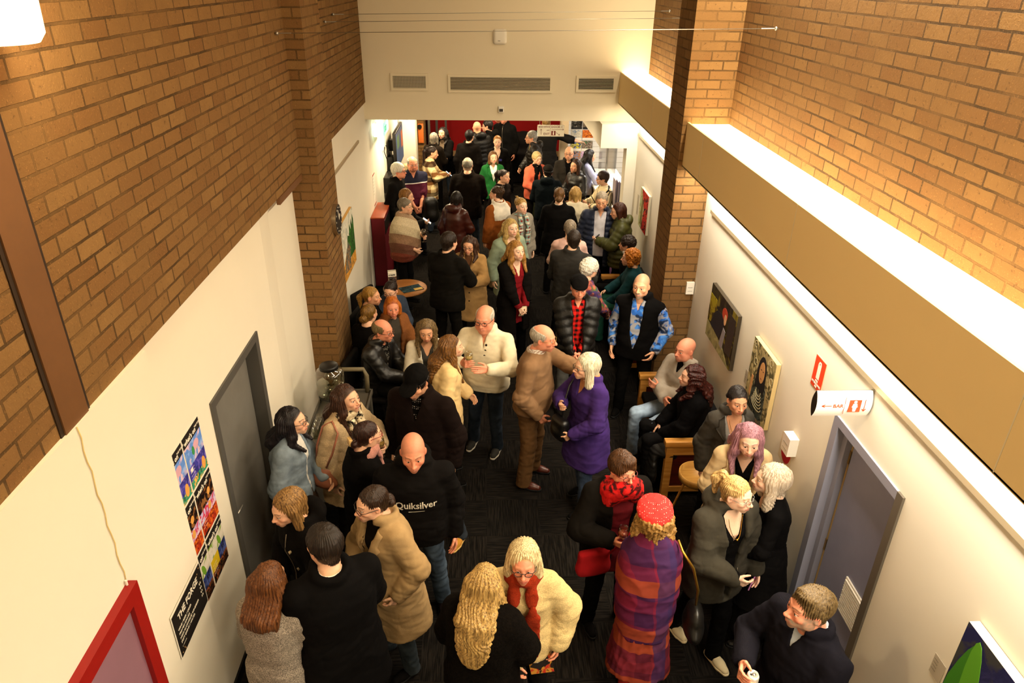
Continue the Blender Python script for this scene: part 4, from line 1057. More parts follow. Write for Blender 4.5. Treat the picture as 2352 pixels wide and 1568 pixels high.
# red framed board
t = empty('framed_board', (-1.75, 2.62, 1.0), 0, 'red framed board with a mauve face hung on the left wall', 'picture frame')
b = MB(); w = 1.3; h = .94
for lo, hi in (((0, -w, h-.085), (.045, 0, h)), ((0, -w, 0), (.045, 0, .085)), ((0, -.085, .085), (.045, 0, h-.085)), ((0, -w, .085), (.045, -w+.085, h-.085))): b.box(lo, hi, plain('red_frame_paint', '8a120c', .45, .3))
b.build('frame', t)
tm = plain('board_face_mauve', '8a6472', .35, .4, 0, .1, 2); b = MB(); b.box((.005, -w+.08, .08), (.02, -.08, h-.08), tm); b.build('board', t)
b = MB(); b.cyl((.01, -.03, h), (.01, -.03, h+.03), .006, WHITE, n=8); b.build('hook', t)
# paintings on the right wall
def canvas(kind, o, w, h, label, side='d8c8a0', th=.035):
    f = Flat(kind, o); o = tuple(Vector(o)+f.n*.004); f.o = Vector(o); t = empty('canvas_picture', o, 0, label, 'painting')
    b = MB(); a = [f.pt(u, v, d) for d in (0, th) for u, v in ((0, 0), (w, 0), (w, h), (0, h))]
    b.add(a, [(4, 5, 6, 7), (0, 4, 7, 3), (1, 2, 6, 5), (3, 7, 6, 2), (0, 1, 5, 4)], plain('canvas_edge_'+side, side, .7)); b.build('canvas', t)
    return f, t, th
f, t, th = canvas('R', (2.3, 6.50, 1.32), .79, .56, 'dark olive painting of a red haired figure, farther of the two canvases', '3a3020')
f.rect(0, 0, .79, .56, blot('x', '3a3018', '7a6a1c', '241a10', '5'), th+.002); f.rect(0, .18, .22, .46, blot('x', '9a8a1c', '7a6414', '4a3a14', '6'), th+.003)
f.poly([(0, 0), (.75, 0), (.5, .12), (0, .17)], blot('x', '8a8458', '6a6440', 'a09868', '7'), th+.003)
f.poly([(.10, .16), (.40, .14), (.50, .34), (.42, .40), (.26, .38), (.16, .30)], plain('paint_black', '1c120e'), th+.004); f.ell(.47, .43, .075, .06, plain('paint_red', 'b03a14'), th+.005); f.ell(.50, .385, .032, .055, plain('paint_flesh', 'd8a878'), th+.006)
f.poly([(.42, .10), (.52, .08), (.55, .28), (.48, .30)], plain('paint_greyblue', '8a8488'), th+.005); f.poly([(.58, .1), (.75, .12), (.77, .5), (.6, .5)], plain('paint_umber', '2c2014'), th+.004)
f.build('painted_surface', t)
f, t, th = canvas('R', (2.3, 5.27, 1.30), .50, .61, 'portrait painting of a long haired woman among swirls', 'c8b078')
f.rect(0, 0, .50, .61, blot('x', 'a89868', 'c8b888', '5a5438', '9'), th+.002)
sw_ = plain('paint_ivory', 'd8cca0'); dk = plain('paint_dark', '1a1614')
for i in range(9):
    cx, cy = .06+.05*(i % 3)+(.30 if i > 4 else 0), .36+.07*(i % 4); f.line([(cx+.03*cos(a), cy+.03*sin(a)) for a in np.linspace(0, 5.2, 10)], .006, sw_ if i % 2 else plain('paint_olive', '6a6038'), th+.003)
f.poly([(.10, 0), (.42, 0), (.40, .3), (.30, .36), (.16, .34)], blot('x', '4a5048', '7a7860', '1c1c1a', '14'), th+.004); f.ell(.27, .40, .09, .15, dk, th+.005); f.poly([(.17, .25), (.37, .25), (.36, .42), (.18, .42)], dk, th+.0052)
f.ell(.275, .41, .055, .095, plain('paint_face', 'd09a62'), th+.006); f.ell(.257, .43, .010, .005, dk, th+.0066); f.ell(.298, .43, .010, .005, dk, th+.0066); f.ell(.275, .355, .014, .005, plain('paint_lip', '8a3a2a'), th+.0066)
for i in range(6): f.line([(.27+(.05+.012*i)*cos(a), .24-.025*i+.05*sin(a)) for a in np.linspace(pi, 2*pi, 10)], .007, sw_, th+.006)
f.poly([(.08, .12), (.12, .10), (.13, .30), (.09, .30)], MATS[('p', 'paint_face')], th+.006)
f.build('painted_surface', t)
f, t, th = canvas('R', (2.3, 10.14, 1.30), .54, .56, 'red and green abstract painting on the far right wall', 'c8c0a8')
f.rect(0, 0, .54, .56, blot('x', 'b8c090', '8a8a4a', 'd8c89a', '7'), th+.002); f.poly([(.2, 0), (.54, 0), (.54, .56), (.1, .56), (.3, .3)], blot('x', 'c0281c', 'd84a2c', '3a1410', '9'), th+.003); f.poly([(.1, .05), (.22, .05), (.24, .4), (.14, .45)], plain('paint_olive2', '7a6a30'), th+.004); f.build('painted_surface', t)
f, t, th = canvas('R', (2.3, 8.62, 1.1), .5, .52, 'small teal painting half hidden behind the brick pier', '3a8a80'); f.rect(0, 0, .5, .52, blot('x', '3a9a90', '6ab0a8', '1c5a58', '6'), th+.002); f.build('painted_surface', t)
f, t, th = canvas('R', (2.3, 2.28, 1.10), 1.0, .84, 'green banana leaf painting near the bottom right corner', 'd8cdb0', .05)
f.rect(0, 0, 1.0, .84, blot('x', '20204a', '2c2c58', '3a3a3a', '5'), th+.002); f.clip = (1.0, .84)
for i, (u, v, a, c_, r_, hx) in enumerate(((.06, .35, .07, .45, -.1, '3a7a1c'), (.16, .4, .06, .42, .15, '5a9a24'), (.26, .42, .05, .4, -.25, '4a8a20'), (.12, .1, .3, .08, .4, '6aa830'), (.5, .3, .09, .22, .5, '4a9a2a'), (.62, .2, .2, .1, -.4, '5aa02c'), (.4, .15, .12, .1, 0, '3a6a1c'), (.85, .3, .1, .35, .3, '3a7a1c'))): f.ell(u, v, a, c_, plain('leaf_'+hx, hx), th+.003+.0006*i, r_)
f.ell(.30, .45, .05, .06, plain('bud_brown', '7a5a3a'), th+.009); f.build('painted_surface', t)
f, t, th = canvas('L', (-1.8, 8.38, 1.08), .86, .74, 'landscape painting of green trees on the left wall by the clock', 'c89a50')
f.rect(0, 0, .86, .74, blot('x', 'd8d4c0', 'e4e0d0', 'b8b8a8', '6'), th+.002); f.poly([(0, 0), (.86, 0), (.86, .2), (.5, .16), (.3, .35), (0, .2)], blot('x', 'c88a30', 'd89a3c', '8a6a3a', '8'), th+.003)
gr = blot('x', '2a5a1a', '3a7024', '1c3a14', '12'); f.poly([(.3, .18), (.86, .16), (.86, .58), (.8, .66), (.76, .52), (.70, .63), (.64, .5), (.56, .6), (.5, .46), (.4, .5), (.34, .38)], gr, th+.004); f.poly([(.05, .1), (.45, .05), (.52, .3), (.4, .42), (.2, .3)], blot('x', '6a6a5a', 'b87a3a', '4a4a44', '14'), th+.005); f.build('painted_surface', t)
# cards next to the paintings
for y, z, lb in ((6.62, 1.48, 'small white caption card left of the dark olive painting'), (5.42, 1.38, 'small white caption card left of the woman portrait'), (2.44, 1.40, 'small white caption card left of the banana leaf painting'), (10.5, 1.35, 'printed caption sheet left of the red abstract painting')):
    f = Flat('R', (2.3, y, z)); f.rect(0, 0, .09, .13 if y < 10 else .3, plain('card_grey', 'b8ad98'), .003); o = f.build('picture_caption'); tag(o, lb, 'card'); 
    for i in range(4): f.text('-- --- ---', .010, INK, .008, .1-i*.022, o, .0045)
# fire extinguisher sign, BAR sign, small boxes, sticker
f = Flat('R', (2.3, 4.285, 2.04)); f.rect(-.006, -.006, .161, .236, plain('sign_border_cream', 'f0dcb0'), .002); f.rect(0, 0, .155, .23, plain('sign_red', 'e0401c', .5), .004)
f.poly([(.055, .075), (.10, .075), (.10, .185), (.09, .205), (.065, .205), (.055, .185)], LETW, .005); f.ell(.078, .19, .006, .006, plain('sign_red', 'e0401c'), .006); o = f.build('safety_sign'); tag(o, 'red fire extinguisher location sign on the right wall', 'sign')
f.text('FIRE', .022, LETW, .0775, .05, o, .0055, 'CENTER', .0004); f.text('EXTINGUISHER', .020, LETW, .0775, .030, o, .0055, 'CENTER', .0004); f.text('ABE', .018, LETW, .0775, .011, o, .0055, 'CENTER', .0004)
t = empty('wayfinding_sign', (2.29, 3.55, 2.25), 0, 'curved white sign with a BAR arrow sticking out above the door', 'sign')
b = MB(); W_, H_ = .335, .175; bow = lambda v: -.03*(1-(2*v/H_-1)**2)-.004
N_ = 10; vs = []
for i in range(N_+1):
    v = H_*i/N_; vs += [(-W_, bow(v), v), (0, bow(v), v)]
for i in range(N_+1):
    v = H_*i/N_; vs += [(-W_, -bow(v), v), (0, -bow(v), v)]
k = 2*(N_+1); fs = [(2*i, 2*i+1, 2*i+3, 2*i+2) for i in range(N_)]+[(k+2*i, k+2*i+2, k+2*i+3, k+2*i+1) for i in range(N_)]
b.add(vs, fs, plain('sign_white', 'f0ebe0', .4), True)
b.add(vs, [tuple(2*i for i in range(N_+1))+tuple(k+2*i for i in range(N_, -1, -1))], plain('sign_end_dark', '1c1512')); b.add(vs, [tuple(2*i+1 for i in range(N_, -1, -1))+tuple(k+2*i+1 for i in range(N_+1))], BLACK); b.build('panel', t)
fl = Flat('F', (0, 0, 0)); SR = plain('sign_ink_rust', 'c84a24', .6); D_ = lambda v: -bow(v)+.0015
fl = Flat('F', (0, 0, 0)); fl.line([(-.30, .088), (-.243, .088)], .004, SR, .036); fl.line([(-.283, .097), (-.302, .088), (-.283, .079)], .004, SR, .036); fl.b.build('arrow', t); fl = Flat('F', (0, 0, 0)); fl.line([(-.165, .03), (-.165, .15)], .0025, SR, .034); fl.b.build('divider', t); fl = Flat('F', (0, 0, 0))
fl.rect(-.14, .045, -.068, .128, SR, .036); wm = plain('sign_white', 'f0ebe0'); fl.ell(-.104, .115, .010, .009, wm, .0366); fl.poly([(-.115, .104), (-.093, .104), (-.086, .078), (-.122, .078)], wm, .0366); fl.poly([(-.117, .08), (-.091, .08), (-.096, .05), (-.112, .05)], wm, .0366); fl.b.build('pictogram', t); fl = Flat('F', (0, 0, 0))
fl.line([(-.045, .13), (-.045, .052)], .004, SR, .036); fl.line([(-.056, .066), (-.045, .05), (-.034, .066)], .004, SR, .036); fl.b.build('arrow', t)
text('BAR', .034, SR, t, (-.235, -.036, .077), (1, 0, 0), (0, 0, 1), bold=.0003)
def wallbox(kind, o, w, h, d, label, name, m=None):
    f = Flat(kind, o); t = empty(name, o, 0, label, 'switch' if 'switch' in name else 'box'); b = MB(); p = [f.pt(u, v, dd) for dd in (0, d) for u, v in ((0, 0), (w, 0), (w, h), (0, h))]
    b.add(p, [(4, 5, 6, 7), (0, 4, 7, 3), (1, 2, 6, 5), (3, 7, 6, 2), (0, 1, 5, 4)], m or WHITE); b.build('housing', t)
    f.rect(w*.2, h*.55, w*.8, h*.59, plain('slot_grey', '8a8478'), d+.001); f.rect(w*.2, h*.25, w*.8, h*.28, MATS[('p', 'slot_grey')], d+.001); f.b.build('slot', t)
wallbox('R', (2.3, 4.37, 1.42), .12, .15, .07, 'white wall box beside the frame of the blue grey door', 'control_box')
wallbox('F', (2.205, 7.2, 1.46), .085, .14, .03, 'white double switch plate on the right brick pier', 'switch_plate')
f = Flat('R', (2.3, 4.52, 1.25)); f.rect(0, 0, .22, .22, plain('sticker_clear', 'd8c8a8'), .002); f.ell(.12, .11, .085, .10, plain('sticker_red', 'b01c1c'), .004); o = f.build('sticker'); tag(o, 'round red sticker on the right wall under the white box', 'sticker')
for i, st in enumerate(('-- ----', '--- --', '----')): f.text(st, .022, LETW, .12, .135-i*.03, o, .0055, 'CENTER')
# clock on the left pier
t = empty('wall_clock', (-1.605, 7.41, 2.23), 0, 'round black wall clock with a silver rim on the brick pier', 'clock')
def disc(b_, x0, x1, r, m, n=28): b_.cyl((x0, 0, 0), (x1, 0, 0), r, m, n=n)
b = MB(); disc(b, 0, .045, .165, plain('clock_rim_silver', 'b8aa90', .25, .5, .9)); b.build('rim', t); b = MB(); disc(b, .04, .047, .150, BLACK); b.build('dial', t)
b = MB()
for i in range(12): a = i*pi/6; b.box((.047, -.004+.128*sin(a), -.004+.128*cos(a)), (.049, .004+.128*sin(a), .012+.128*cos(a)), LETW)
b.build('hour_marks', t)
b = MB(); b.tube([(.05, 0, 0), (.05, .05, .05)], .004, LETW); b.tube([(.05, 0, 0), (.05, -.02, .11)], .003, LETW); b.build('hands', t)
# far left wall: notice, exit sign, television, cabinet, doors
f = Flat('L', (-1.8, 11.38, 1.18)); f.rect(0, 0, .25, .5, PAPER, .003); f.line([(.01, .49), (.24, .49)], .02, plain('notice_red', 'a03028'), .004); f.line([(.01, .01), (.24, .01)], .02, MATS[('p', 'notice_red')], .004); o = f.build('notice'); tag(o, 'white notice with red border on the left wall behind the red stand', 'notice')
for i in range(6): f.text('---- -- ---- ----- --', .014, INK, .02, .43-i*.05, o, .0045)
t = empty('exit_sign', (-1.62, 11.75, 2.22), 0, 'lit green and white exit sign under the low ceiling at left', 'sign')
b = MB(); b.box((-.16, -.03, 0), (.0, .03, .2), emit('exit_lightbox', 'e8ffe8', 2.5)); b.build('lightbox', t); b = MB(); b.box((0, -.031, 0), (.004, .6, .2), emit('exit_green', '80d8b0', 1.2)); b.build('face', t); text('EXIT', .12, emit('exit_letters', '2a9a6a', .4), t, (.006, .1, .05), (0, 1, 0), (0, 0, 1), bold=.002)
t = empty('television', (-1.6, 13.1, 1.28), 0, 'wall mounted flat television on the left, colourful screen', 'television')
b = MB(); b.box((-.06, 0, .05), (0, 1.15, .72), BLACK, bev=.01); b.build('casing', t); tv = fab('2a3450:blot:5a7090:a04a2a:7a8a3a:3'); 
b = MB(); b.box((0, .03, .08), (.004, 1.12, .69), emit('tv_screen', '38465e', .5)); b.build('screen', t)
b = MB(); b.box((.004, .8, .3), (.0055, 1.05, .6), emit('tv_image_orange', 'a05028', .5)); b.box((.004, .15, .4), (.0055, .5, .62), emit('tv_image_green', '506a48', .4)); b.build('picture', t)
b = MB(); b.box((-.2, .5, .3), (-.06, .65, .5), BLACK); b.build('bracket', t)
t = empty('equipment_shelf', (-1.8, 12.5, 1.05), 0, 'black equipment with cables on the wall under the television', 'equipment'); b = MB(); b.box((0, .1, 0), (.14, .6, .28), BLACK, bev=.01); b.box((0, .7, .1), (.12, .95, .5), BLACK, bev=.01); b.build('case', t); b = MB(); b.tube([(.03, .5, .28), (.05, .45, .5), (.02, .3, .7), (.05, .2, .8)], .008, BLACK); b.tube([(.03, .8, .5), (.06, .7, .65), (.02, .55, .75)], .008, BLACK); b.build('cable', t)
t = empty('wall_cabinet', (-1.79, 15.25, .65), 0, 'white wall cabinet beyond the television', 'cabinet'); b = MB(); b.box((0, 0, 0), (.33, .5, 1.2), WHITE, bev=.008); b.build('body', t); b = MB(); b.box((.33, .03, .03), (.338, .47, 1.17), plain('cabinet_door_white', 'e0d8c4')); b.build('door', t)
b = MB(); b.box((-1.8, 16.4, 0), (-1.36, 16.9, 2.6), BRICK); struct(b, 'wall_far_brick')
t = empty('fire_hose_reel', (-1.42, 16.335, 1.15), 0, 'orange door closer box on the brick beside the glass doors', 'box'); b = MB(); b.box((-.07, 0, 0), (.05, .07, .42), plain('orange_paint', 'd8702c', .5), bev=.01); b.build('housing', t); b = MB(); b.cyl((-.03, 0, .36), (-.03, -.03, .36), .05, BLACK); b.build('knob', t); t.name = 'door_closer'
b = MB()
for i, x in enumerate((-1.28, -1.18, -1.02)): b.box((x, 16.5+i*1.1, 0), (x+.05, 16.56+i*1.1, 2.5), plain('aluminium_grey', '5a5650', .4, .5, .4))
b.box((-1.3, 16.9, .0), (-1.28, 20.1, 2.5), plain('door_glass_red_reflection', '3a0c0a', .15, .5)); struct(b, 'door_3')  # red reflections in the door glass are put into its base colour
b = MB(); b.box((-1.52, 20.05, 0), (-1.40, 20.15, 2.6), plain('cream_post', 'c8b08a', .6)); b.build('trim_far_post')['kind'] = 'structure'
# box office on the far right
b = MB(); b.box((1.74, 10.85, 2.25), (2.3, 14.2, 2.6), WALL); b.box((2.14, 10.85, 0), (2.5, 11.1, 2.25), WALL); struct(b, 'wall_box_office')
b = MB(); b.box((1.85, 16.5, 0), (3.6, 16.6, 2.6), paintm('white_brick', 'e8e4dc')); 
for i in range(20): b.box((1.85, 16.494, .1+i*.12), (3.6, 16.5, .106+i*.12), plain('mortar_grey', 'b8b0a0'))
struct(b, 'wall_box_office_back')
b = MB(); b.box((1.70, 16.3, 0), (1.87, 16.6, 2.6), plain('cream_post', 'c8b08a')); struct(b, 'wall_column_cream')
t = empty('box_office_counter', (2.08, 12.7, 0), 0, 'white topped box office counter at the far right', 'counter'); b = MB(); b.box((0, 0, 0), (.06, 1.9, .97), plain('counter_front_cream', 'd8bc84', .5)); b.box((.06, 0, 0), (.5, .05, .97), MATS[('p', 'counter_front_cream')]); b.build('front', t); b = MB(); b.box((-.03, -.03, .97), (.62, 1.95, 1.01), plain('counter_top_white', 'f0ece0', .3), bev=.004); b.build('worktop', t)
b = MB(); b.box((2.32, 12.65, 1.01), (2.33, 14.6, 2.25), glassm('office_glass')); o = b.build('window_1'); o['kind'] = 'structure'
b = MB(); b.box((2.31, 13.6, 1.01), (2.34, 13.64, 2.25), STEEL); b.build('window_mullion', o)
for i in range(10):
    cx, rz = i % 2, i//2
    f = Flat('F', (1.95+cx*.26, 16.49, 1.45-rz*.24)); a, b_, c_ = [('3a3630', '8a8478', '1c1814'), ('6a5a48', '3a3430', '9a8a70'), ('b8b0a0', '7a8a9a', 'd0c8b0'), ('d87a2c', 'c8642c', '8a3a1a'), ('d8c83a', '5a7ab8', '3a4a7a'), ('6a5a4a', '4a6a4a', '9a8a7a'), ('8a8a9a', '3a3a3a', 'b87a4a'), ('c8a8c0', 'e0c8d8', 'a06a9a'), ('2a2a2a', '7a5a4a', 'a89a8a'), ('b8a890', '8a4a5a', '5a6a8a')][i]
    f.rect(0, 0, .245, .225, blot('x', a, b_, c_, '14'), .003); f.rect(0, 0, .245, .05, INK if i < 2 else PAPER, .004); o = f.build('wall_poster'); tag(o, ['black and white portrait poster at the top left of the far poster wall', 'brown portrait poster at the top right of the far poster wall'][i] if i < 2 else 'small %s poster on far white brick wall, %s column, row %s from top' % (['', '', 'pale', 'orange', 'yellow and blue', 'brown', 'grey', 'pink', 'dark', 'beige'][i], ['left', 'right'][cx], ['one', 'two', 'three', 'four', 'five'][rz]), 'poster', 'posters on the far brick wall')
t = empty('brochure_rack', (2.12, 11.5, .98), 0, 'grey brochure rack by the box office window', 'rack'); b = MB()
for i in range(5): b.box((.05+.05*i, .2+.02*i, .1), (.06+.05*i, .45, .55-.03*i), plain('brochure_grey', 'a89aa0'))
b.box((0, .15, 0), (.35, .5, .06), STEEL); b.build('rack', t)
# hanging BOX OFFICE sign
t = empty('hanging_sign', (1.11, 12.3, 2.13), 0, 'hanging white sign reading BOX OFFICE, EXIT and DOOR 1', 'sign'); b = MB(); b.box((-.225, -.012, 0), (.225, .012, .185), plain('sign_white2', 'e4dcc8', .5)); b.build('panel', t)
b = MB(); b.cyl((-.19, 0, .185), (-.19, 0, .47), .0025, STEEL, n=6); b.cyl((.19, 0, .185), (.19, 0, .47), .0025, STEEL, n=6); b.build('wire', t)
SI = plain('sign_ink_maroon', '6a1c14', .6); fl = Flat('F', (0, 0, 0)); fl.rect(-.012, 0, -.008, .185, SI, .014); fl.b.build('divider', t); fl = Flat('F', (0, 0, 0)); fl.line([(-.165, .03), (-.165, .12)], .006, SI, .014); fl.line([(-.18, .1), (-.165, .12), (-.15, .1)], .005, SI, .014); fl.b.build('arrow', t); fl = Flat('F', (0, 0, 0)); fl.line([(.01, .115), (.215, .115)], .005, SI, .014); fl.line([(.195, .128), (.215, .115), (.195, .102)], .005, SI, .014); fl.b.build('arrow', t); fl = Flat('F', (0, 0, 0))
fl.rect(.008, .018, .08, .092, SI, .014); fl.ell(.044, .08, .009, .008, LETW, .0146); fl.rect(.034, .026, .054, .07, LETW, .0146); fl.b.build('pictogram', t); fl = Flat('F', (0, 0, 0)); fl.line([(.09, .065), (.15, .022)], .005, SI, .014); fl.line([(.128, .025), (.15, .022), (.144, .045)], .005, SI, .014); fl.b.build('arrow', t)
for st, sz, u, v in (('BOX OFFICE', .034, -.208, .145), ('and', .03, -.07, .095), ('EXIT', .05, -.125, .025), ('DOOR 1', .05, .005, .14)): text(st, sz, SI, t, (u, -.0145, v), (1, 0, 0), (0, 0, 1), bold=.0004)
# ------------------------------------------------------------------ furniture
t = empty('brochure_stand', (-1.69, 11.3, 0), 0, 'tall dark red stand with a sloping slot against the left wall', 'stand'); b = MB(); b.box((-.10, -.42, 0), (.10, .42, 1.13), plain('dark_red_side', '6a1420', .45)); b.build('body', t); b = MB(); b.box((-.105, -.425, 1.13), (.105, .425, 1.15), plain('red_top', 'a84a24', .45), bev=.004); b.build('top', t); b = MB(); b.box((.1, -.36, .86), (.106, .36, 1.08), BLACK); b.build('slot', t); b = MB(); b.tube([(.1, .1, .75), (.13, .1, .75), (.13, .1, .3), (.1, .1, .3)], .008, STEEL); b.build('handle', t)
t = empty('round_table', (-1.11, 9.14, 0), 0, 'round brown table by the left wall, brochure holder on it', 'table'); b = MB(); b.lathe([(0, .715), (.285, .715), (.30, .705), (.30, .69), (.285, .685), (0, .685)], (0, 0, 0), TABW, 40); b.build('table_top', t); b = MB(); b.lathe([(.2, 0), (.2, .015), (.04, .03), (.035, .66), (.1, .685)], (0, 0, 0), BLACK); b.build('pedestal', t)
t = empty('brochure_holder', (-1.27, 9.07, .715), .25, 'clear holder of brochures standing on the round table', 'brochure holder'); b = MB(); b.box((-.06, -.05, 0), (.06, .05, .006), glassm()); b.build('holder', t)
b = MB(); b.box((-.055, -.045, .01), (.055, -.005, .20), blot('x', '6a4a3a', '9a7a6a', '2a2220', '20')); b.box((-.055, -.046, .2), (.055, -.003, .26), PAPER); b.box((-.052, -.003, .01), (.058, .03, .27), plain('paper_grey', 'b8b0a0')); b.build('leaflets', t); text('create', .034, INK, t, (-.05, -.0475, .217), (1, 0, 0), (0, 0, 1), bold=.001)
b = MB(); M_ = Matrix.Rotation(.5, 4, 'Z'); b.box((-.15, -.10, 0), (.15, .10, .004), blot('x', '28404a', '3a5a62', '1a2a30', '9'), M_); b.box((.02, -.09, .004), (.14, -.02, .0045), plain('magazine_gold', 'c8a23c'), M_); o = b.build('magazine', None, (-1.02, 9.08, .717)); tag(o, 'dark blue magazine lying on the round table', 'magazine')
# water trolley
t = empty('serving_trolley', (-1.39, 5.62, 0), 0, 'grey serving trolley by the left wall carrying the water dispenser', 'trolley'); TR = plain('trolley_grey_plastic', '4a463e', .5, .3, 0, .06)
for z, nm in ((.80, 'tray'), (.35, 'tray')):
    b = MB(); b.box((-.235, -.58, z), (.235, .58, z+.02), TR); 
    for lo, hi in (((-.25, -.6, z), (-.23, .6, z+.05)), ((.23, -.6, z), (.25, .6, z+.05)), ((-.25, -.6, z), (.25, -.58, z+.05)), ((-.25, .58, z), (.25, .6, z+.05))): b.box(lo, hi, TR, bev=.006)
    b.build(nm, t)
for x in (-.22, .22):
    for y in (-.55, .55): b = MB(); b.box((x-.02, y-.02, .08), (x+.02, y+.02, .8), TR, bev=.006); b.build('leg', t); b = MB(); b.cyl((x-.015, y, .04), (x+.015, y, .04), .04, BLACK); b.build('wheel', t)
b = MB(); b.tube([(-.2, .58, .82), (-.2, .60, 1.0), (-.17, .62, 1.06), (.17, .62, 1.06), (.2, .60, 1.0), (.2, .58, .82)], .022, plain('trolley_handle', '6a6048', .5), 8); b.build('handle', t)
t = empty('water_dispenser', (-1.5, 6.0, .82), 0, 'large glass water dispenser with a black lid on the trolley', 'dispenser'); b = MB(); gm = glassm('jar_glass', 'f4f4e8')
b.lathe([(0, .11), (.125, .11), (.135, .13), (.135, .33), (.12, .37), (.085, .39), (.085, .40)], (0, 0, 0), gm); b.build('jar', t); b = MB(); b.lathe([(0, .115), (.122, .115), (.128, .13), (.128, .24), (0, .24)], (0, 0, 0), glassm('cold_water', 'd4dccc', .2)); b.build('water', t); b = MB(); b.lathe([(0, .43), (.08, .43), (.09, .42), (.09, .39), (0, .39)], (0, 0, 0), BLACK); b.build('lid', t)
b = MB()
for a in range(4): b.cyl((.12*cos(a*pi/2), .12*sin(a*pi/2), 0), (.12*cos(a*pi/2), .12*sin(a*pi/2), .12), .005, BLACK, n=8)
b.tube([(.125*cos(a), .125*sin(a), .10) for a in np.linspace(0, 2*pi, 24, endpoint=False)], .004, BLACK, 6, True); b.build('stand', t); b = MB(); b.cyl((.02, -.13, .15), (.02, -.17, .15), .012, BLACK); b.build('tap', t)
def tumbler(): b = MB(); b.lathe([(0, .004), (.026, .004), (.032, .09), (.034, .09), (.028, 0), (0, 0)], (0, 0, 0), gm, 14); return b.build('tumbler')
t = None; tr = MB(); tr.box((-.1, -.13, 0), (.1, .13, .008), glassm('tray_clear', 'e8e8dc')); o = tr.build('glass_tray', None, (-1.50, 5.52, .822)); tag(o, 'clear tray of tumblers on the trolley', 'tray')
tb = tumbler(); k = 0
for j in range(4):
    for i in range(2):
        o = tb if k == 0 else tb.copy()
        if k: C.objects.link(o)
        o.location = (-1.545+i*.085, 5.43+j*.066, .831); tag(o, 'upturned clear tumbler on the trolley tray, %s row, %s from the front' % (('left', 'right')[i], ('first', 'second', 'third', 'fourth')[j]), 'glass', 'tumblers on the trolley'); k += 1
# benches on the right
def bench(x, y0, y1, label, cloth):
    t = empty('bench', (x, (y0+y1)/2, 0), 0, label, 'bench'); L = (y1-y0)/2
    b = MB(); b.box((-.26, -L+.06, .36), (.26, L-.06, .45), fab(cloth), bev=.02); b.build('seat', t); b = MB(); b.box((.2, -L+.06, .45), (.28, L-.06, .8), fab(cloth), bev=.02); b.build('backrest', t)
    for sy in (-1, 1):
        yc = sy*(L-.03); b = MB()
        b.box((-.28, yc-.03, 0), (-.21, yc+.03, .62), OAK); b.box((.21, yc-.03, 0), (.28, yc+.03, .62), OAK); b.box((-.30, yc-.04, .60), (.28, yc+.04, .66), OAK, bev=.006); b.box((-.21, yc-.025, .50), (.21, yc+.025, .60), OAK); b.box((-.21, yc-.025, .06), (.21, yc+.025, .12), OAK); b.build('armrest', t)
        b = MB(); b.box((-.21, yc-.012, .12), (.21, yc+.012, .50), OAKD); b.build('side_panel', t)
bench(2.0, 5.52, 6.85, 'wooden armed bench on the right where the bald man in grey sits', '1c1a1a'); CH = []
bench(2.0, 8.0, 9.75, 'wooden armed bench beyond the right brick pier', '1c1a1a')
t = empty('tray_table', (1.95, 5.22, 0), 0, 'small round wooden tray table beside the bench end', 'side table'); b = MB(); b.lathe([(0, .47), (.165, .47), (.165, .53), (.175, .53), (.175, .46), (0, .455)], (0, 0, 0), TOPW, 36); b.build('tray_top', t)
for a in (.6, 2.7, 4.8): b = MB(); b.cyl((.09*cos(a), .09*sin(a), .46), (.2*cos(a), .2*sin(a), 0), .013, OAK, .010, 10); b.build('leg', t)
def chair(x, y, rz, label, col, h=.86):
    t = empty('chair', (x, y, 0), rz, label, 'chair'); m = fab(col)
    b = MB(); b.box((-.23, -.23, .41), (.23, .23, .47), m, bev=.02); b.build('seat', t); b = MB(); b.box((-.22, .19, .50), (.22, .25, h), m, bev=.025); b.build('backrest', t)
    for sx in (-1, 1):
        for sy in (-1, 1): b = MB(); b.cyl((sx*.19, sy*.19, .42), (sx*.21, sy*.22, 0), .012, BLACK, n=8); b.build('leg', t)
chair(-1.44, 8.62, radians(60), 'black chair against the left wall behind the seated women', '1a1715'); chair(-1.22, 8.2, radians(100), 'black chair under the woman in the denim jacket', '1a1715'); chair(-1.40, 7.98, radians(80), 'black chair under the seated woman with the blonde ponytail', '15120f'); chair(-1.12, 7.55, radians(20), 'dark chair under the woman in the brown fleece coat', '1a1715'); chair(-1.27, 6.86, radians(80), 'dark chair under the balding man in the leather jacket', '1a1715'); chair(-.62, 7.05, radians(-10), 'blue grey chair under the woman in the white shirt', '6a7488'); chair(-1.22, 7.30, radians(120), 'dark chair under the seated woman with the low bun', '1a1715')
chair(2.0, 10.28, radians(-90), 'purple chair with a white stripe beyond the far bench', '4a2440:stripe:d8ccc0:.5:.07')
# black draped table at the back
t = empty('draped_table', (1.0, 18.2, 0), 0, 'long table under black cloth at the back of the hall', 'table'); F = Field((-.62, -1.1, 0), (.62, 1.1, 1.3), .03); F.box((0, 0, .36), (.5, .95, .37), .04, .05); F.ell((-.1, -.1, .75), (.42, .5, .32), .1); vt, q = F.mesh(2); mobj('cloth', vt+normals(vt, q)*(.02*noise(vt, (9, 9, 4), 3))[:, None], q, fab('191412'), t)
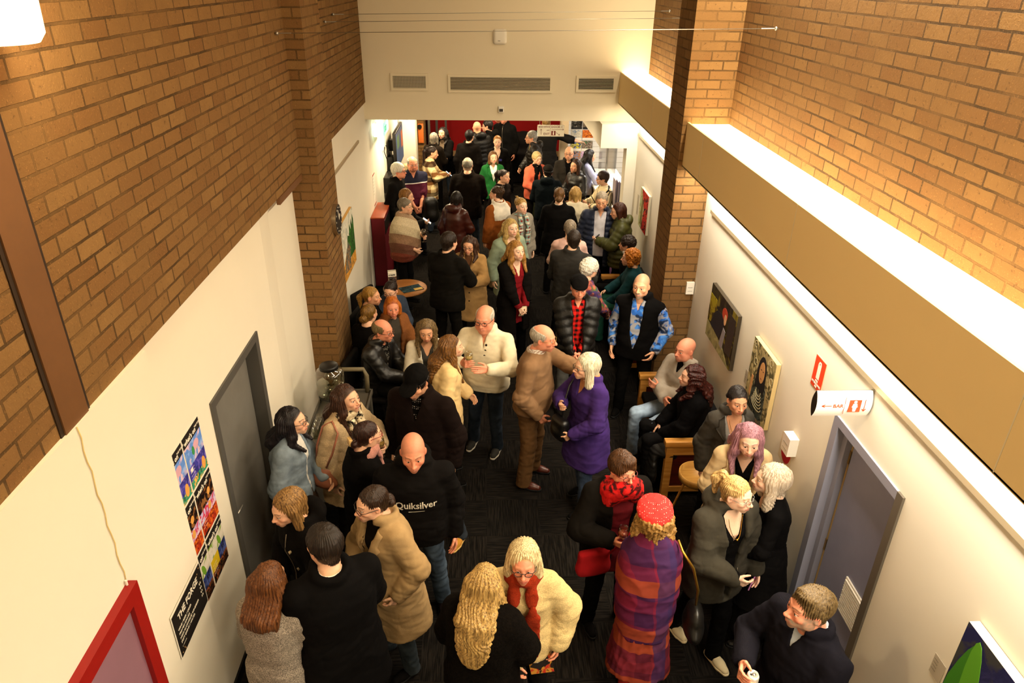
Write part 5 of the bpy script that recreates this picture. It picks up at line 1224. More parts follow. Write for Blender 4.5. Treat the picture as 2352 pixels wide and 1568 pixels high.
# ------------------------------------------------------------------ the crowd
BLK, JEAN, DK = '110f0e', '1c2634:denim', '181512'
def tp(*a): return list(a)
def shirt(m, **k): return dict(dict(m=m, n='shirt', t=.008, hem=.9), **k)
def jumper(m, **k): return dict(dict(m=m, n='jumper', t=.02, hem=.86), **k)
def jacket(m, **k): return dict(dict(m=m, n='jacket', t=.028, hem=.82, v=[(.8, .012), (1.2, .03), (1.40, .055), (1.5, .08)], collar='big'), **k)
def closed(m, **k): return dict(dict(m=m, n='jacket', t=.026, hem=.80, collar='stand'), **k)
def coat(m, **k): return dict(dict(m=m, n='coat', t=.032, hem=.48, fl=.05, box=.6, collar='big'), **k)
VN = [(1.30, 0.), (1.42, .06), (1.5, .09)]
CROWD = {}
def P(key, x, y, face, h, label, q=None, **o):
    d = math.hypot(x, y); q = q or (1.0 if d < 6.2 else 1.35 if d < 9.5 else 1.7 if d < 13 else 2.1)
    CROWD[key] = person(x, y, face, h, label, q, **o)
GREY, WHT, BLN, BLK2, BRN, DBR, AUB = ('8a8478', 'b8b0a0'), ('d8d0be', 'f0e8d8'), ('8a6630', 'd8b468'), ('100c0a', '1e1612'), ('3a2412', '6a4424'), ('1c110a', '38221a'), ('5a2810', '9a5420')
# --- far hall
P('far1', -.88, 15.56, -20, 1.66, 'long dark haired person in black coat, arms folded, by the red wall', f=1, hair='long', hc=BLK2, hl=.22, al='crossA', ar='crossB', top=tp(shirt('6a5a48'), coat(BLK, hem=.7, v=[(.7, .03), (1.45, .06)])), scarf=dict(m='2a2622', r=.026), legs=('trousers', JEAN), hp=2)
P('far2', -1.08, 15.1, 155, 1.62, 'person with a grey bob seen from behind in a dark mottled jacket', f=1, hair='bob', hc=('7a7264', 'a89e8c'), top=tp(closed('241c14:tweed')), al='low', ar='low')
P('far3', -.13, 15.42, -150, 1.79, 'bald person in a long black puffer coat seen from behind', hair='bald', skin='o', glasses='k', hy=-35, top=tp(closed('171411:puffer', puff=.085, hem=.6, hood=1)), w=1.1, al='low', ar='low', eyes=0)
P('far4', .12, 15.85, -100, 1.75, 'person with short black hair and glasses facing left beside the bald one', hair='short', hc=BLK2, glasses='k', top=tp(closed('131110', hood=1)), hp=14)
P('far5', .45, 16.5, -25, 1.84, 'tall person in a dark zip jacket whose head meets the bulkhead edge', hair='short', hc=GREY, skin='r', top=tp(closed('1a1816', zip=(0, 1.44))), al='down', ar='down')
P('far6', .25, 14.7, 0, 1.67, 'person with tied back fair hair, black cardigan and a badge, facing the camera', f=1, hair='slick', hc=('8a5a24', 'b07a3a'), hp=4, skin='p', top=tp(shirt('14110f', t=.008, v=[(1.2, 0), (1.42, .07), (1.5, .1)], sl=0), jacket('14110f', n='cardigan', t=.018, hem=.9, sl=.55, collar=None, v=[(.9, .05), (1.2, .06), (1.45, .10)])), al='down', ar='clasp', smile=.6)
P('far7', .14, 13.55, 12, 1.61, 'person in a green blazer with a white collar and brown bob', f=1, hair='bob', hc=('4a3018', '7a5430'), fw=-.004, hp=0, top=tp(shirt('ece6da', collar='shirt', v=[(1.36, 0), (1.5, .05)]), jacket('1a5e28', n='blazer', t=.024, hem=.76, v=[(1.12, 0), (1.40, .07), (1.5, .1)], lapel=1.15)), al='down', ar='down')
P('far8', 1.0, 14.6, -85, 1.77, 'grey haired person with glasses facing left in an open dark puffer jacket', hair='short', hc=('6a665e', 'a09a8e'), glasses='k', skin='o', top=tp(shirt('6a5c2c', collar='shirt'), jacket('231c12:puffer', puff=.07, hem=.8, hood=1)), legs=('trousers', '2a2c18'), al='down', ar='low', hp=5)
P('far9', 1.33, 15.92, 175, 1.80, 'big person in a dark grey coat behind the hanging sign, arm stretched right', hair='short', hc=('6a4a24', '9a743c'), w=1.2, top=tp(coat('221f1b', hem=.62)), al='down', ar=((.62, .12, 1.22), (0, -1, -.4), (0, 0, -1), .3), legs=('skirt', '8a1414'), eyes=0)
P('far10', .94, 13.4, 25, 1.63, 'person in a coral jumper and black scarf with short fair hair', f=1, hair='short', ht=.018, hc=('a88848', 'd8bc84'), glasses='g', hp=0, smile=1, top=tp(shirt(BLK), jumper('d4664a', hem=.80, t=.03, v=[(1.28, .0), (1.42, .07), (1.5, .1)])), scarf=dict(m='12100e', r=.02, ends=((1, 1.16), (-1, 1.18))), al='belly', ar='belly', palebrow=1)
P('far11', 1.08, 12.3, 172, 1.63, 'person in a dark cap and teal black jacket seen from behind', hair='short', hc=BLK2, hat=('cap', '1a1612'), hy=20, top=tp(closed('10181c', hood=1, t=.034, hem=.74)), w=1.05, al='low', ar='low', eyes=0)
P('far12', 1.58, 13.44, -15, 1.73, 'bald person with glasses in a dark grey zip jacket near the box office', hair='bald', skin='o', glasses='k', hp=4, top=tp(shirt('100e0c'), jacket('2a2620', v=[(1.15, .0), (1.42, .06), (1.5, .09)], zip=(0, 1.12))), w=1.1, al='down', ar='low', beard=1, bd=.15, beardc='2a201a')
P('far13', 1.66, 12.75, -50, 1.65, 'person with dark wavy hair in a black leather jacket facing left', f=1, hair='wavybob', hl=.16, hc=('20120a', '4a2c1a'), skin='o', top=tp(closed('15110e:leather')), al='low', ar='low', hp=3)
P('far14', 1.93, 13.6, 95, 1.63, 'person with long black hair in a pale blue shirt reading a phone at the counter', f=1, hair='long', hc=BLK2, hl=.3, hp=25, top=tp(shirt('b8bce0', t=.016, hem=.84, collar='shirt')), al='phone', ar='tap')
P('far15', 2.06, 12.05, -80, 1.6, 'person with short dark hair in a cream top with black lines by the counter', f=1, hair='short', ht=.02, hc=('1a0d08', '3c2012'), glasses='k', hp=10, top=tp(jumper('e0d0a8:abstract:14110e:4.5', t=.026, hem=.82)), al='glass', ar='phone', smile=.6)
P('far16', -.3, 12.15, 178, 1.79, 'balding person in a dark brown jacket and jeans seen from behind', hair='ring', hc=('6a6458', '9a9284'), w=1.12, top=tp(closed('1a120b', hem=.74, t=.032, collar='big')), legs=('trousers', '26303a:denim'), al='low', ar='low', eyes=0)
P('far17', .26, 11.95, 55, 1.66, 'person with a dark high ponytail and dark brown jumper smiling to the right', f=1, hair='pony', hc=('180e09', '2e1c14'), ph=.075, pl=.16, hp=2, smile=1, top=tp(jumper('1c130e', hem=.78, t=.024)), w=1.12, al='down', ar='down')
P('far18', .21, 10.85, -140, 1.65, 'person with braided dark hair in a rust brown corduroy jacket, hand at the collar', f=1, hair='updo', hc=('1c110a', '4a3018'), hy=30, w=1.1, top=tp(shirt('e0d8c8', t=.03, zt=1.5, collar='big', hem=1.2, sl=0), closed('8a4a18:cord', t=.028, hem=.72)), al='down', ar='chest', legs=('trousers', '8a7250'), eyes=0)
P('far19', -1.06, 13.7, 88, 1.65, 'person with a long dark ponytail in a brown and cream checked shirt jacket', f=1, hair='pony', hc=('140d0a', '2c1c14'), ph=.05, pl=.28, hp=26, top=tp(closed('dcc490:shacket:6a4420:.17:2c1a0e', n='shirt_jacket', hem=.66, collar='shirt')), legs=('trousers', JEAN), al='phone', ar='tap', skin='o')
P('far20', -1.27, 12.4, 22, 1.77, 'bald goateed person in a navy and maroon polo shirt with white stripe', hair='ring', hc=('8a867c', 'b8b4a8'), glasses='s', skin='r', beard='goatee', beardc='5a4434', fat=.5, belly=.07, w=1.12, hp=14, top=tp(dict(m='4a1428:split:1c1c2e:1.325:e0d8d0', n='polo_shirt', t=.018, hem=.84, sl=.15, collar='shirt', v=[(1.34, 0), (1.46, .03), (1.5, .05)])), al='clasp', ar='clasp', legs=('trousers', '15131a'))
P('far21', -1.5, 11.9, 78, 1.76, 'white haired person with glasses in a dark jacket by the left wall', hair='short', ht=.018, hc=WHT, glasses='k', skin='r', hp=4, top=tp(closed('14110f', t=.03)), w=1.08, fat=.5)
P('far22', -1.42, 12.55, 80, 1.6, 'fair haired person mostly hidden behind the white haired one', f=1, hair='bob', hc=('7a6a4c', 'a8946a'), top=tp(closed('1a1714')))
P('far23', -1.27, 10.85, 88, 1.62, 'person with a reddish brown bob and black top reading a phone', f=1, hair='bob', hl=.09, hc=('5a3412', '9a6a2c'), hp=22, top=tp(jumper('12100e')), al='phone', ar='tap')
P('far24', -1.22, 10.15, 72, 1.68, 'person with cropped grey hair in a big patterned knitted shawl', hair='short', hc=('4a4034', '8a7c68'), glasses='g', hp=5, ht=.009, f=1, w=1.1, top=tp(dict(m='6a4434:bands:8a6a50:b8a888:c8b898:a08468:7a3a2a', n='shawl', poncho=1, hem=.80, t=.03, d=.014)), al='glass', ar='low', legs=('trousers', BLK))
P('far25', -.47, 10.75, 150, 1.6, 'person with black hair in a dark red brown jacket seen from behind', f=1, hair='bob', hc=('0e0a08', '1c1410'), hy=20, top=tp(closed('3a140c:shine', hem=.66, t=.03, hood=1)), al='down', ar='low', eyes=0)
P('far26', .5, 10.25, 28, 1.67, 'person with messy blonde updo, grey cardigan and a multicoloured check scarf', f=1, hair='updo', hc=('7a5426', 'd0a860'), hp=0, skin='p', top=tp(shirt('8a8074'), jacket('9a9284:fuzzy', n='cardigan', t=.03, hem=.74, collar=None)), scarf=dict(m='7a2418:plaid:8ab0a8:.05:d8d0b8', r=.03, ends=((1, 1.02), (-1, 1.12))), al='down', ar='down', legs=('trousers', DK))
P('far27', .32, 9.25, 25, 1.67, 'blonde person in a sage cardigan over a low white top', f=1, hair='wavylong', hl=.24, hc=('8a6a34', 'd8b870'), hp=0, skin='p', w=1.08, top=tp(shirt('ece4d6', v=[(1.28, 0), (1.38, .075), (1.5, .12)], t=.012), jacket('8a9a84', n='cardigan', t=.026, hem=.6, collar=None, v=[(.6, .04), (1.2, .06), (1.4, .105), (1.5, .13)])), al='down', ar='down', legs=('trousers', '7a8088:denim'))
P('mid28', .35, 8.32, 30, 1.69, 'smiling person in a maroon top and embroidered black cardigan, hands clasped', f=1, hair='long', hl=.26, hc=('6a4420', 'b8843c'), hp=-2, smile=1, skin='p', top=tp(shirt('7a1018', v=[(1.26, 0), (1.44, .055), (1.5, .07)], t=.012, hem=.62), jacket('15110f', n='cardigan', t=.026, hem=.5, collar=None, fl=.03, v=[(.5, .05), (1.2, .055), (1.45, .09)], sl=.75)), al='clasp', ar='clasp', legs=('trousers', BLK))
P('mid29', -.48, 8.3, 148, 1.77, 'person with short dark hair in a dark jacket holding a phone, seen from behind', hair='short', hc=('17100b', '2e2016'), hy=-6, hp=18, w=1.1, top=tp(closed('1a1713', t=.032, hem=.78)), al='low', ar='phone', legs=('trousers', '17140f'), eyes=0)
P('mid30', -.2, 8.75, -12, 1.6, 'person with dark hair and glasses in a long camel coat holding a phone', f=1, hair='long', hl=.2, hc=('1c100a', '4a2c18'), glasses='k', hp=22, skin='o', top=tp(shirt('5a3a22', collar='roll'), coat('a07c4c:suede', hem=.5, v=[(1.24, 0), (1.45, .06), (1.5, .08)], lapel=1.22, btn=((1.06, .02), (.94, .02), (.82, .02)))), al='phone', ar='phone')
P('far31', 1.12, 10.6, 172, 1.7, 'person in a black coat with sunglasses pushed up on tied brown hair', f=1, hair='lowbun', hc=('3a2412', '7a5428'), glasses='k', gtop=1, top=tp(coat('0f0d0c', hem=.7)), scarf=dict(m='d8d0bc:check:1a1714:.03', r=.026), w=1.12, al='low', ar='low', eyes=0)
P('far32', 1.42, 11.0, 176, 1.61, 'person with a blonde bob and cream jumper seen from behind', f=1, hair='bob', hc=('8a6a34', 'c8a05c'), top=tp(jumper('c8bca0', t=.026)), al='low', ar='low', eyes=0)
P('far33', 1.70, 10.15, -12, 1.79, 'person with glasses in a navy quilted jacket over a white shirt, looking down', hair='short', hc=('7a6a54', 'a89a84'), ht=.007, recede=1, glasses='g', skin='o', hp=20, belly=.07, w=1.1, top=tp(shirt('c8c6cc', collar='shirt', t=.014, hem=.82, v=[(1.4, 0), (1.5, .04)]), jacket('1a2236:puffer', puff=.07, hem=.66, v=[(.66, .075), (1.2, .075), (1.42, .08), (1.5, .09)])), al='down', ar='down', legs=('trousers', '15120f'))
P('far34', 1.98, 9.95, -95, 1.67, 'person with a dark brown bob in an olive quilted jacket using a phone', f=1, hair='bob', hl=.15, hc=('241009', '4a2414'), hp=30, top=tp(closed('3e3f18:puffer', puff=.075, hem=.76, hood=1, t=.034)), al='phone', ar='tap', legs=('trousers', DK))
P('mid35', 1.13, 9.15, 170, 1.65, 'person with cropped grey hair in a pink top seen from behind', hair='short', ht=.013, f=1, hc=('5a4c3e', 'a0907a'), top=tp(jumper('d8b0a4', t=.022, v=None)), al='low', ar='low', w=1.1, eyes=0)
P('mid36', 1.08, 8.45, 158, 1.75, 'person with dark receding hair in a charcoal fleece seen from behind', hair='short', ht=.007, recede=1, hc=('1c140e', '32241a'), glasses='k', hy=20, top=tp(closed('2a2825', hem=.78, collar='stand', t=.03)), w=1.08, al='low', ar='low', legs=('trousers', '1c2026:denim'))
P('mid37', 1.17, 7.78, 120, 1.62, 'person with curly white hair and multicoloured top behind the flat cap', f=1, hair='curlshort', ht=.026, hc=WHT, top=tp(jumper('6a3a4a:blot:4a6a2a:a85a48:3c3260:8')), al='lap', ar='lap', hp=10, legs=('trousers', BLK))
P('mid38', 2.0, 8.95, -100, 1.68, 'seated person with curly ginger hair in a dark teal jumper', f=1, sit=1, hair='curlbob', hl=.08, hw=.012, hc=('9a4a10', 'd8882c'), hp=10, top=tp(jumper('12383c:knit', t=.026)), al='lap', ar=((.12, .34, 1.06), (1, -.5, -.5), (-.6, 0, -.5), .5), legs=('trousers', '1c4a3a'), lt=.025)
P('far39', 2.06, 9.5, -110, 1.66, 'seated person with dark curly hair behind the ginger haired one', f=1, sit=1, hair='curlshort', ht=.018, hc=('17110d', '362820'), top=tp(jumper('1a1614')), scarf=dict(m='d8d0c8', r=.02))
P('mid40', 1.0, 7.1, 0, 1.73, 'person in a black flat cap, black puffer jacket and red check shirt', hair='short', hc=GREY, hat=('flat', '0f0d0c'), skin='r', hp=20, nose=1.15, top=tp(shirt('c81c14:check:140a08:.06', collar='shirt', hem=.84, v=[(1.40, 0), (1.5, .04)]), jacket('16130f:puffer', puff=.085, hem=.78, t=.036, v=[(.86, .01), (.95, .05), (1.3, .055), (1.42, .07), (1.5, .085)])), al='clasp', ar='clasp', legs=('trousers', '4a4a48:denim'))
P('mid41', 1.68, 7.0, -28, 1.79, 'grey goateed person in a black vest over a blue patterned shirt', hair='buzz', hc=('5a5248', '8a8276'), beard='goatee', mo=1, beardc='a89c8a', skin='o', hp=6, nose=1.15, w=1.1, belly=.03, top=tp(shirt('2c62b8:blot:4a86d8:1c2c4a:9a9aa0:6', t=.016, hem=.86, collar='shirt', v=[(1.32, 0), (1.48, .05)]), jacket('0f0d0d', n='vest', t=.028, hem=.78, sl=0, v=[(.9, .0), (1.1, .05), (1.42, .065), (1.5, .085)])), al='pocket', ar='down', legs=('trousers', '110f0e'), shoes='100e0d')
P('mid42', -1.40, 7.75, 80, 1.64, 'seated person with a blonde ponytail and black top by the left wall', f=1, sit=1, hair='pony', ph=.02, pl=.14, hc=('7a5420', 'b88a3c'), hp=10, top=tp(jumper('14110f')), al='lap', ar='lap', skin='o')
P('mid43', -1.22, 8.12, 25, 1.64, 'seated person with dark tied hair and black glasses in a denim jacket', f=1, sit=1, hair='bun', hc=('140d0a', '2a1a12'), glasses='k', hp=22, hy=-40, lean=14, top=tp(closed('2e3848:denim', collar='shirt')), al='lap', ar='chest', legs=('trousers', '121010:dots:a8a090:60:.2'))
P('mid44', -1.10, 7.46, 40, 1.66, 'seated person with ginger hair in a brown fleece coat', f=1, hy=-25, sit=1, hair='bob', hl=.10, hc=('8a3c10', 'c8701c'), hp=6, smile=.5, skin='r', top=tp(shirt('3a342c', collar='crew'), jacket('86522a:fuzzy', hem=.8, t=.034, v=[(.84, .05), (1.2, .055), (1.42, .075), (1.5, .09)])), al='lap', ar='lap', palebrow=1)
P('mid45', -1.33, 7.22, 150, 1.62, 'seated person with brown hair in a low bun seen from behind', f=1, sit=1, hair='lowbun', hc=('4a3012', '8a6428'), hp=12, top=tp(jumper('14110f')), al='lap', ar='lap', eyes=0)
P('mid46', -1.2, 6.85, 68, 1.7, 'seated balding person with glasses in a black leather jacket with a cane', sit=1, hair='ring', ht=.016, hc=('4a3a20', '86704a'), glasses='b', skin='r', hp=12, lean=8, top=tp(shirt('14120f:dots:b8b0a0:70:.25', collar='shirt'), jacket('14110e:leather', hem=.84, t=.03)), al=((.02, .36, 1.10), (1, -.5, -.4), (-.5, -.5, -.4), .75), ar=((.0, .37, 1.12), (1, -.5, -.4), (-.5, -.5, -.4), .75), legs=('trousers', '12110f'))
P('mid47', -.64, 6.9, 5, 1.68, 'person with long wavy brown hair and a white shirt looking down', f=1, sit=1, hair='wavylong', hl=.26, hc=('3a2814', '8a7048'), hp=24, skin='o', lean=6, top=tp(shirt('3a3834', v=VN, t=.010), jacket('e4dac4', n='shirt', t=.022, hem=.82, collar='shirt', v=[(.84, .03), (1.25, .05), (1.42, .075), (1.5, .09)])), al='lap', ar='lap')
P('mid48', -.38, 5.85, 100, 1.63, 'person with long brown hair in a pale cream cardigan facing right', f=1, hair='wavylong', hl=.40, hc=('2c180a', '8a5c28'), hp=6, top=tp(shirt(BLK), jacket('dcbc84', n='cardigan', t=.03, hem=.62, collar=None)), al='low', ar='down', ctk=.04)
P('mid49', .01, 6.25, -18, 1.77, 'bald person with glasses in a cream buttoned jumper holding a wine glass', hair='ring', hc=('a8a090', 'd0c8b8'), glasses='k', skin='r', hp=14, fat=.9, belly=.075, w=1.12, smile=.4, top=tp(jumper('ded2b4:knit', t=.022, hem=.85, collar='stand', v=[(1.30, 0), (1.44, .022), (1.5, .05)], btn=((1.36, .035), (1.31, .03), (1.26, .025)), bc='241a12')), al=((.13, .30, 1.25), (1, -.5, -.6), (-1, .1, 0), .08), ar=((.15, .24, 1.24), (1, -.5, -.7), (-1, .15, .2), .8), legs=('trousers', '1a222c:denim'), shoes='2a2824', sole='b8b0a0', flt=(.08, .10), frt=(-.2, .16))
P('mid50', .44, 5.83, 68, 1.76, 'old balding person in a brown jumper reaching out to the right', hair='ring', ht=.012, hc=('8a8072', 'b8ae9c'), glasses='g', skin='r', hp=16, nose=1.4, belly=.07, lean=5, w=1.05, top=tp(shirt('d8d0c0:check:7a5a4a:.012', collar='shirt', t=.012, hem=1.1), jumper('7a5c40:knit', t=.024, hem=.86, zt=1.452)), al=((.02, .52, 1.30), (1, -.2, -.5), (-.2, -.1, -1), .2), ar='pocket', legs=('trousers', '5c4024'), shoes='4a1c10:shine', lt=.022)
P('mid51', .93, 5.45, -62, 1.66, 'person with a silver white bob in a purple wool coat', f=1, hair='bob', hl=.17, hw=.012, hc=('b8aa88', 'ece0c4'), glasses='k', hp=4, hy=-12, top=tp(shirt('b07850', collar='roll', t=.012), coat('35205a:suede', hem=.56, fl=.05, t=.03, v=[(1.32, 0), (1.45, .05), (1.5, .08)])), al='low', ar=((.08, .25, 1.22), (1, -.4, -.6), (-.3, -.8, .2), .5), legs=('trousers', '34425a:denim'), shoes='12100f', step=.1)
P('mid52', -.52, 5.05, -22, 1.81, 'tall person in a black cap and dark ribbed cardigan looking down', hair='curlshort', hc=('120d0a', '241a14'), hat=('cap', '0e0c0b'), hp=38, lean=6, skin='o', beard=1, bd=.55, beardc='1a130e', w=1.12, belly=.03, top=tp(shirt('100e0d:dots:b8b0a8:60:.25', collar='crew'), jumper('1e1310:rib', n='cardigan', t=.034, hem=.72, v=[(1.28, 0), (1.45, .05), (1.5, .08)], collar='stand')), al='down', ar='down', legs=('trousers', '20262e:denim'), shoes='b07a2c', sole='d0a860', flt=(.28, .03))
P('mid53', -1.17, 4.95, 62, 1.66, 'smiling person with long dark hair, cream coat and fluffy two tone scarf', f=1, hair='long', hl=.32, hc=('20120b', '4a2c1c'), hp=-8, smile=1, mouth=1, top=tp(shirt('12100e'), coat('cfb48c:fuzzy', hem=.62, v=[(.7, .03), (1.4, .06), (1.5, .08)])), scarf=dict(m='c8b490:blot:1a1512:e0d0b0:14', r=.045, ends=((1, 1.02), (-1, 1.0)), off=.03), al='glass', ar='down')
P('mid54', -.94, 4.42, 118, 1.63, 'person in black, brown hair in a claw clip, pink scarf, holding wine', f=1, hair='clip', hc=('1c100c', '3c221a'), hp=12, glasses='r', top=tp(closed('100d0c', t=.03, hem=.7)), scarf=dict(m='c48a7c:fuzzy', r=.036, ends=((1, 1.1),)), al='glass', ar='low')
P('mid55', -1.54, 4.62, 86, 1.65, 'person with straight black hair and glasses in a pale denim jacket by the grey door', f=1, hair='long', side=.5, hl=.24, hc=('0d0a0c', '1c1418'), glasses='k', hp=2, top=tp(shirt('e0dcd4', collar='crew', t=.012), jacket('7a8894:denim', n='denim_jacket', hem=.88, t=.028, collar='shirt')), al='low', ar='down', legs=('skirt', '4a3a2e'), sk=.5)
P('near56', -.51, 4.1, 6, 1.79, 'person with shaved head in a black hooded sweatshirt with white lettering', hair='buzz', hc=('4a3422', '6a4c30'), thin=.7, skin='r', hp=26, w=1.1, belly=.03, top=tp(dict(m='141110', n='hooded_sweatshirt', t=.028, hem=.84, hood=1, collar='crew')), al='down', ar='down', legs=('trousers', '3c4a5a:denim'), shoes='241a1c', sole='2a2220', flt=(.16, .11), beard=1, bd=.25, beardc='4a3020')
P('near57', -1.17, 3.72, -48, 1.66, 'person with blonde brown hair in a black coat with snaps, looking left', f=1, hair='bob', hl=.15, hw=.008, hc=('4a2c14', 'a8804a'), hp=24, lean=10, top=tp(coat('120f0e', hem=.62, t=.036, hood=1, zip=(.0, 1.4), btn=((1.3, .06), (1.12, .06), (.95, .06)), bc='a89878')), al='low', ar='low', w=1.1)
P('near58', -.66, 3.68, -48, 1.69, 'laughing person with dark tied hair and glasses in a camel coat', f=1, hair='lowbun', hc=('1c120b', '3a2618'), glasses='k', hp=12, hy=-10, smile=1, mouth=1, lean=6, top=tp(shirt('1c1712'), coat('9c8058:suede', hem=.46, t=.036, fl=.04, v=[(1.12, 0), (1.42, .075), (1.5, .1)], lapel=1.14, btn=((1.02, .04),))), al='pocket', ar='low', legs=('trousers', '2a3238:denim'))
P('near59', -.9, 3.08, -150, 1.79, 'person with short dark hair in a black coat seen from behind', hair='short', hc=('15100c', '2a1e16'), ht=.014, hp=14, hy=18, w=1.15, top=tp(shirt('e8e2d4', collar='shirt', t=.016), coat('0f0d0d', hem=.6, t=.036)), al='low', ar='low', eyes=0)
P('near60', -1.25, 2.98, 165, 1.62, 'person with straight reddish brown hair in a grey tweed jacket seen from behind', f=1, hair='long', side=.3, hl=.24, hc=('3a1c0c', '7a4a24'), hp=12, top=tp(closed('8a8074:tweed', hem=.82, t=.026)), al='low', ar='low', legs=('trousers', BLK), eyes=0)
P('near61', -.03, 2.9, 160, 1.66, 'person with long wavy blonde hair and a dark fur coat seen from behind', f=1, hair='wavylong', side=.2, hl=.46, hc=('5e4020', 'd0aa64'), hp=14, hw=.01, top=tp(closed('17110c:fur', n='fur_coat', t=.05, hem=.7, box=.6)), al='low', ar='low', ctk=.06, eyes=0)
P('near62', .22, 3.18, -4, 1.65, 'person with a blonde bob and glasses in a cream jumper and rust scarf', f=1, hair='wavybob', hl=.11, hw=.012, part=.04, fr=.018, hc=('a88a58', 'ead8a8'), glasses='k', hp=4, skin='r', top=tp(jumper('e0c488:fuzzy', t=.032, hem=.80, ease=.03)), scarf=dict(m='962c10:fuzzy', r=.04, ends=((1, .90), (-1, 1.0)), off=.02), al=((.24, .06, .90), (1, -1, 0), (-1, .1, 0), .6), ar='clasp', legs=('trousers', '14110f'), palebrow=1)
P('near63', .93, 4.02, 12, 1.67, 'cropped haired person with glasses and thick red scarf holding a glass', f=1, hair='messy', ht=.016, hc=('2c170c', '5c3a1e'), glasses='r', hp=14, hy=10, fat=.7, w=1.18, skin='r', top=tp(shirt('5a0c14', hem=.7, t=.02), jacket('16120e', hem=.72, t=.034, v=[(.72, .06), (1.2, .07), (1.42, .09), (1.5, .1)], collar=None, zip=(.09, 1.2))), scarf=dict(m='b81414:blot:a01010:c8201c:3a0808:9', r=.046, cowl=1), al='low', ar=((.13, .26, 1.15), (1, -.5, -.5), (-1, .15, .2), .8), legs=('trousers', '0e0c0b'))
P('near64', 1.07, 3.45, 172, 1.63, 'person in a dotted red beret, curly fair hair, purple and red plaid wrap', f=1, hair='curlbob', hl=.15, hw=.03, hc=('6a4a20', 'b88c4c'), hat=('beret', 'c8302c:dots:f0d8c8:75:.17'), hp=10, w=.76, top=tp(dict(m='3a163a:warmplaid:701a34:.24:903c20:30224a', n='plaid_wrap', poncho=1, hem=.62, t=.03, d=.010)), al=((.10, .16, .98), (.3, -1, 0), (-1, 0, 0), .4), ar=((.10, .16, .98), (.3, -1, 0), (-1, 0, 0), .4), legs=('skirt', '521626:warmplaid:7a2430:.2:903c20:30224a'), sk=.24, shoes='9a2418', sole='3a1a10', flt=(.083, .03), frt=(-.083, -.086), eyes=0)
P('near65', 1.62, 3.72, 22, 1.69, 'person with blonde ponytail and glasses in a dark olive hooded jacket', f=1, hair='pony', ph=.10, pl=.12, hc=('8a6a3a', 'dcb878'), glasses='s', hp=14, hy=22, smile=.9, skin='p', w=1.08, top=tp(shirt('0f0d0d', v=[(1.20, 0), (1.40, .075), (1.5, .10)], t=.014), jacket('37332a:suede', n='hooded_jacket', t=.04, hem=.70, hood=1, collar=None, v=[(.72, .02), (1.0, .05), (1.36, .085), (1.5, .11)], zip=(.05, 1.0))), al=((.25, .12, .86), (1, -1, 0), (-1, .1, 0), .6), ar='belly', legs=('trousers', '0e0d0d'), shoes='d8c8a0', sole='e0d0a8', flt=(.05, -.09), frt=(-.06, .28))
P('near66', 2.02, 3.87, -100, 1.62, 'person with tousled white blonde hair in a black dress by the door frame', f=1, w=.92, hair='wavybob', hl=.2, hw=.02, hc=('b89a78', 'f0e0c8'), hp=0, skin='p', top=tp(dict(m='121010', n='dress', t=.014, hem=.5, fl=.08, v=[(1.34, 0), (1.4, .09), (1.5, .12)])), al='low', ar='low', legs=('skirt', '121010'), sk=.2, shoes='100e0e:shine', sole='0c0b0b')
P('near67', 1.97, 4.42, -14, 1.69, 'person with lilac pink hair in a beige trench coat leaning by the right wall', f=1, w=.9, hair='long', hl=.26, hc=('8a5a68', 'c8929c'), hp=10, skin='p', smile=.4, lean=10, top=tp(shirt('12100f', v=VN), coat('c0a478', hem=.6, t=.03, v=[(.7, .04), (1.3, .06), (1.45, .085)], lapel=1.2)), al='belly', ar='low')
P('near68', 2.05, 4.96, 2, 1.63, 'person with dark tied hair in a grey suede biker jacket and a necklace', f=1, w=.88, hair='lowbun', hc=('120d0b', '2c2420'), hp=14, skin='o', top=tp(shirt('8a8680', v=[(1.18, 0), (1.38, .065), (1.5, .09)], t=.012), jacket('3c3831:suede', n='biker_jacket', t=.026, hem=.84, v=[(.84, .05), (1.2, .07), (1.42, .09), (1.5, .1)], lapel=1.22)), al='down', ar='down', legs=('trousers', BLK))
P('near69', 2.0, 6.3, -62, 1.72, 'seated bald person in a pale grey fleece and light jeans, arms folded', sit=1, hair='bald', skin='r', hp=14, fat=.4, w=1.08, seat=.45, top=tp(shirt('15120f', collar='crew', t=.012), closed('a09484:knit', n='fleece', t=.03, hem=.8, collar='big', v=[(1.34, 0), (1.46, .05), (1.5, .07)])), al='crossA', ar='crossB', legs=('trousers', '8a9cb0:denim'), shoes='3a342a', sole='c8b890', lean=-4)
P('near70', 2.02, 5.82, -95, 1.64, 'seated person with long dark red curly hair in a black coat', f=1, sit=1, hair='curllong', side=.3, hl=.36, hc=('1c0906', '4a1a10'), hp=0, top=tp(coat('100e0f', hem=.8)), al='lap', ar='lap', legs=('trousers', '121010'), eyes=0)
P('near71', 1.76, 2.66, -72, 1.77, 'grey bearded person in a navy quarter zip jumper holding a can', hair='messy', ht=.010, hc=('46341e', '76603c'), skin='r', hp=4, hy=-14, beard=1, mo=1, bd=.85, beardc='8a806c', w=1.12, belly=.04, top=tp(shirt('a8b0b8', collar='shirt', t=.018), jumper('1c1a22:knit', t=.028, hem=.84, collar='big', v=[(1.34, 0), (1.46, .03), (1.52, .06)])), al=((.06, .24, 1.10), (1, -.4, -.6), (-1, .15, .2), .8), ar=((.12, .26, 1.16), (1, -.4, -.7), (-.7, -.4, 0), .7), legs=('trousers', DK))
P('far74', .3, 17.1, 10, 1.76, 'person in red at the very back behind the crowd', hair='short', hc=WHT, skin='r', top=tp(jumper('8a1414')), eyes=0)
